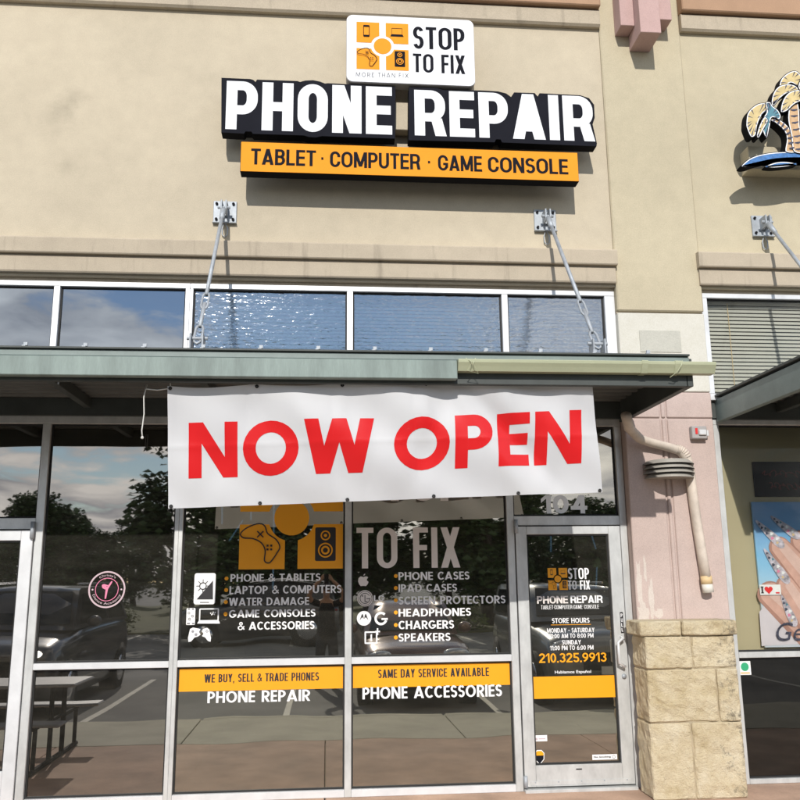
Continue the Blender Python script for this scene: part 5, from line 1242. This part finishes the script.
car((1.36, -5.25, AZ), 0, 4.5, 1.74, 1.44, MT['paint_bronze'], False, 'bronze sedan mirrored under the window list beside the photographer')
car((4.12, -5.10, AZ), 0, 4.7, 1.86, 1.74, MT['paint_silver'], True, 'silver suv mirrored in the glass door')
car((-4.3, -18.6, AZ), math.radians(90), 4.7, 1.85, 1.72, MT['paint_dark'], True, 'dark suv parked sideways across the lot mirrored behind the service list')
car((8.2, -17.8, AZ), 0, 4.6, 1.8, 1.46, MT['paint_white'], False, 'pale sedan parked across the lot near the hedge')
car((-10.0, -17.8, AZ), 0, 4.6, 1.8, 1.46, MT['paint_silver'], False, 'silver sedan parked across the lot on the far left')

# picnic table outside the left shop (only its mirror image shows)
TB = empty('picnic_table', (-3.35, -1.75, GZ)); tag(TB, 'grey metal picnic table with benches mirrored in the tinted window', 'picnic table')
bx('table_top', MT['table_metal'], TB, -4.3, -2.42, -2.10, -1.38, GZ+.73, GZ+.76, .02)
for y in (-2.55, -1.18): bx('bench_seat', MT['table_metal'], TB, -4.3, -2.42, y, y+.26, GZ+.43, GZ+.46, .015)
for x in (-4.05, -2.68):
    MB().tube([(x, -2.50, GZ+.025), (x, -.96, GZ+.025)], .025, 8).build('foot_bar', MT['black'], TB)
    for y in (-2.42, -1.05): MB().tube([(x, y, GZ+.03), (x, y, GZ+.43)], .022, 8).build('leg', MT['black'], TB)
    for y in (-1.95, -1.53): MB().tube([(x, y, GZ+.03), (x, y, GZ+.73)], .025, 8).build('leg', MT['black'], TB)
    MB().tube([(x, -2.5, GZ+.41), (x, -.98, GZ+.41)], .020, 8).build('cross_bar', MT['black'], TB)

# photographer standing between the parked cars, both arms up with the phone
def skin_mesh(name, joints, edges, mat, parent=None, root=0, sub=2):
    me = bpy.data.meshes.new(name); me.from_pydata([j[:3] for j in joints], edges, [])
    o = bpy.data.objects.new(name, me); C.objects.link(o); me.materials.append(mat)
    md = o.modifiers.new('skin', 'SKIN'); md.use_smooth_shade = True
    if not me.skin_vertices: bpy.context.view_layer.objects.active = o; bpy.ops.mesh.customdata_skin_add() if bpy.ops.mesh.customdata_skin_add.poll() else None
    for i, j in enumerate(joints):
        sv = me.skin_vertices[0].data[i]; r = j[3]; sv.radius = r if isinstance(r, tuple) else (r, r); sv.use_root = (i == root)
    s = o.modifiers.new('sub', 'SUBSURF'); s.levels = sub; s.render_levels = sub
    dg = bpy.context.evaluated_depsgraph_get(); ev = bpy.data.meshes.new_from_object(o.evaluated_get(dg))
    bpy.data.objects.remove(o); bpy.data.meshes.remove(me)
    mb = MB(); mb.v = [tuple(v.co) for v in ev.vertices]; mb.f = [list(p.vertices) for p in ev.polygons]; mb.mi = [0]*len(mb.f)
    bpy.data.meshes.remove(ev)
    return mb.build(name, mat, parent, True)
PXc, PYc = 0.0, -7.86
def pj(x, y, z, r): return (PXc+x, PYc+y, AZ+z, r)
PE = empty('person', (PXc, PYc, AZ)); tag(PE, 'person in black shirt and dark jeans holding a phone up in both raised hands', 'person')
J = [pj(0, 0, .96, (.15, .11)), pj(0, 0, 1.15, (.135, .10)), pj(0, 0, 1.32, (.16, .11)), pj(0, 0, 1.46, (.075, .07)), pj(0, .01, 1.535, (.052, .055)), pj(0, .025, 1.60, (.068, .082)), pj(0, .03, 1.69, (.074, .092)), pj(0, .02, 1.765, (.05, .065))]
E_ = [(0, 1), (1, 2), (2, 3), (3, 4), (4, 5), (5, 6), (6, 7)]
for sd in (-1, 1):
    b0 = len(J)
    J += [pj(sd*.10, 0, .90, .095), pj(sd*.115, .02, .50, .062), pj(sd*.12, -.01, .30, .058), pj(sd*.125, -.02, .09, .040), pj(sd*.135, .09, .045, (.042, .032)), pj(sd*.14, .17, .03, (.035, .025))]
    E_ += [(0, b0)]+[(b0+i, b0+i+1) for i in range(5)]
    b1 = len(J)
    J += [pj(sd*.19, 0, 1.425, .062), pj(sd*.30, .12, 1.50, .050), pj(sd*.315, .20, 1.60, .044), pj(sd*.18, .32, 1.77, .034), pj(sd*.10, .39, 1.835, .026), pj(sd*.085, .415, 1.865, (.030, .018))]
    E_ += [(3, b1)]+[(b1+i, b1+i+1) for i in range(5)]
    for q, (dx, dz, ln) in enumerate(((-.012, .052, 1), (-.018, .034, 1.05), (-.016, .014, 1), (-.010, -.006, .85), (.006, -.030, .7))):
        b2 = len(J); J += [pj(sd*(.080+dx*.5), .425, 1.865+dz*.8, .009), pj(sd*(.062+dx), .432 if q < 4 else .405, 1.868+dz, .008), pj(sd*(.045+dx*.8), .430 if q < 4 else .398, 1.868+dz*1.02, .0065)]
        E_ += [(b1+5, b2), (b2, b2+1), (b2+1, b2+2)]
bd = skin_mesh('body', J, E_, MT['skin'], PE)
shirt = [pj(0, 0, .80, (.215, .17)), pj(0, 0, .93, (.20, .155)), pj(0, 0, 1.15, (.152, .117)), pj(0, 0, 1.32, (.177, .125)), pj(0, 0, 1.44, (.10, .09)), pj(0, .005, 1.475, (.07, .07))]
es = [(0, 1), (1, 2), (2, 3), (3, 4), (4, 5)]
for sd in (-1, 1):
    b0 = len(shirt); shirt += [pj(sd*.19, 0, 1.425, .078), pj(sd*.29, .11, 1.495, .068)]; es += [(4, b0), (b0, b0+1)]
skin_mesh('shirt', shirt, es, MT['shirt'], PE)
tr_ = [pj(0, 0, 1.02, (.165, .13)), pj(0, 0, .92, (.165, .13))]; et = [(0, 1)]
for sd in (-1, 1):
    b0 = len(tr_); tr_ += [pj(sd*.10, 0, .84, .108), pj(sd*.115, .02, .50, .080), pj(sd*.12, -.01, .30, .073), pj(sd*.125, -.02, .08, .066)]; et += [(1, b0)]+[(b0+i, b0+i+1) for i in range(3)]
    sh = [pj(sd*.125, -.05, .055, (.045, .045)), pj(sd*.132, .05, .05, (.048, .042)), pj(sd*.14, .17, .04, (.042, .030))]
    skin_mesh('shoe', sh, [(0, 1), (1, 2)], MT['shoe'], PE)
skin_mesh('trousers', tr_, et, MT['jeans'], PE)
h = MB().ball((PXc, PYc+.005, AZ+1.715), .098, .95, 1.08, 1.0, 16, 12); h.v = [v for v in h.v]; h.build('hair', MT['hair'], PE, True)
for sd in (-1, 1):
    MB().ball((PXc+sd*.031, PYc+.108, AZ+1.668), .011).build('eye', MT['black'], PE, True); MB().ball((PXc+sd*.083, PYc+.02, AZ+1.655), .022, .45, .8, 1.3).build('ear', MT['skin'], PE, True)
MB().ball((PXc, PYc+.122, AZ+1.635), .016, .8, 1.1, 1.5).build('nose', MT['skin'], PE, True); MB().ball((PXc, PYc+.108, AZ+1.595), .020, 1.3, .5, .35).build('mouth', MT['pale_pink_vinyl'], PE, True)
PH = bx('mobile_phone', MT['black'], None, -.038, .038, -7.424, -7.415, 1.615, 1.770, .004); tag(PH, 'black mobile phone held up by the photographer', 'phone')
MB().tube([(-.015, -7.415, 1.745), (-.015, -7.413, 1.745)], .009, 12).build('camera_lens', MT['car_glass'], PH)

# trees
def crown_mesh(name, rad, hgt, n, leaf, seed):
    rnd = random.Random(seed); blobs = []
    for i in range(26):
        a = rnd.uniform(0, 2*math.pi); rr = rad*math.sqrt(rnd.random())*.78; z = rnd.uniform(.12, .92)
        env = math.sin(math.pi*min(1, max(.12, z))**.8)
        blobs.append((rr*math.cos(a)*(.45+.6*env), rr*math.sin(a)*(.45+.6*env), z*hgt, rad*rnd.uniform(.20, .38)*(1.1-.45*z)))
    m = MB()
    for i in range(n):
        bx0, by0, bz0, br0 = blobs[rnd.randrange(len(blobs))]
        d = Vector((rnd.gauss(0, 1), rnd.gauss(0, 1), rnd.gauss(0, .8))); d.normalize(); d *= br0*(rnd.random()**.45)*rnd.choice((1, 1, 1, 1.25))
        c = Vector((bx0, by0, bz0))+d; s = leaf*rnd.uniform(.6, 1.4)
        q = Matrix.Rotation(rnd.uniform(0, 6.28), 3, 'Z') @ Matrix.Rotation(rnd.uniform(-1.2, 1.2), 3, 'X')
        m.add([c+q @ Vector(p) for p in ((-s*.5, 0, 0), (0, -s*.32, .1*s), (s*.5, 0, 0), (0, s*.32, .1*s))], [(0, 1, 2, 3)])
    me = bpy.data.meshes.new(name); me.from_pydata(m.v, [], m.f); me.update(); return me, blobs
def trunk_mesh(hgt, crown_z, blobs, r, seed):
    rnd = random.Random(seed); m = MB(); k = crown_z
    m.tube([(0, 0, -.1), (.03, .02, hgt*.2), (rnd.uniform(-.15, .15), rnd.uniform(-.15, .15), hgt*.5), (rnd.uniform(-.2, .2), rnd.uniform(-.2, .2), hgt*.85)], [r*1.3, r, r*.7, r*.2], 10)
    for b in blobs[::2]:
        s = Vector((0, 0, k*rnd.uniform(.6, 1.2))); e = Vector((b[0], b[1], b[2]+k)); md = s.lerp(e, .5)+Vector((0, 0, .2))
        m.tube([s, md, e], [r*.45, r*.28, r*.06], 6)
    me = bpy.data.meshes.new('trunk'); me.from_pydata(m.v, [], m.f); me.materials.append(MT['bark']); me.update(); return me
KIN = []
for i, (rad, hg, n, lf, cz_) in enumerate(((3.2, 5.6, 15000, .26, .7), (3.6, 6.4, 17000, .28, .9), (2.7, 5.0, 12000, .25, .5))):
    cm, bl_ = crown_mesh('crown', rad, hg, n, lf, 20+i); cm.materials.append(MT['leaf_a' if i != 1 else 'leaf_b']); KIN.append((cm, trunk_mesh(hg+cz_, cz_, bl_, .20, 40+i), cz_))
def tree(x, y, k, sc, rz, label):
    cm, tm, cz_ = KIN[k]; o = empty('oak_tree', (x, y, AZ), rz); o.scale = (sc, sc, sc)
    t = bpy.data.objects.new('trunk', tm); C.objects.link(t); t.parent = o
    c = bpy.data.objects.new('crown', cm); C.objects.link(c); c.parent = o; c.location = (0, 0, cz_)
    tag(o, label, 'tree', 'trees behind the parking lot'); return o
near = [(-4.3, -25.5, 1, 1.12, .3, 'tall oak mirrored at the right edge of the tinted window'), (.6, -24.8, 0, 1.25, 1.9, 'broad oak mirrored behind the service list'), (6.2, -26.0, 1, 1.05, 2.7, 'oak mirrored behind the big window lettering'), (11.2, -27.0, 2, .85, 4.0, 'small oak mirrored in the door transom')]
for a in near: tree(*a)
rnd = random.Random(3)
for i in range(23):
    x = -42+3.7*i+rnd.uniform(-1, 1); tree(x, -43+rnd.uniform(-3, 3), i % 3, rnd.uniform(.74, .94), rnd.uniform(0, 6), 'dark tree in the far tree line mirrored in the glass')
for i in range(12):
    x = -45+8*i+rnd.uniform(-2, 2); tree(x, -56+rnd.uniform(-3, 3), (i+1) % 3, rnd.uniform(.85, 1.0), rnd.uniform(0, 6), 'dark tree in the far tree line mirrored in the glass')
# clipped shrubs on the verge across the lot
HM, _ = crown_mesh('foliage', 1.0, .9, 3500, .10, 77); HM.materials.append(MT['hedge'])
for i, x in enumerate((-12, -7.5, -1.0, 4.6, 7.2, 12)):
    o = bpy.data.objects.new('shrub', HM); C.objects.link(o); o.location = (x, -24+.4*(i % 2), AZ); o.scale = (1.25, .9, 1.0); o.rotation_euler = (0, 0, i)
    tag(o, 'clipped shrub across the lot, number %s from the left in the mirror image' % ('one', 'two', 'three', 'four', 'five', 'six')[i], 'shrub', 'shrubs across the parking lot')
verge = MB().box(-60, 60, -60, -23, AZ-.1, AZ+.05).build('verge', plain('dry_grass', (.11, .115, .05), .95, 0, .4, 2, 40, .6)); tag(verge, kind='structure')
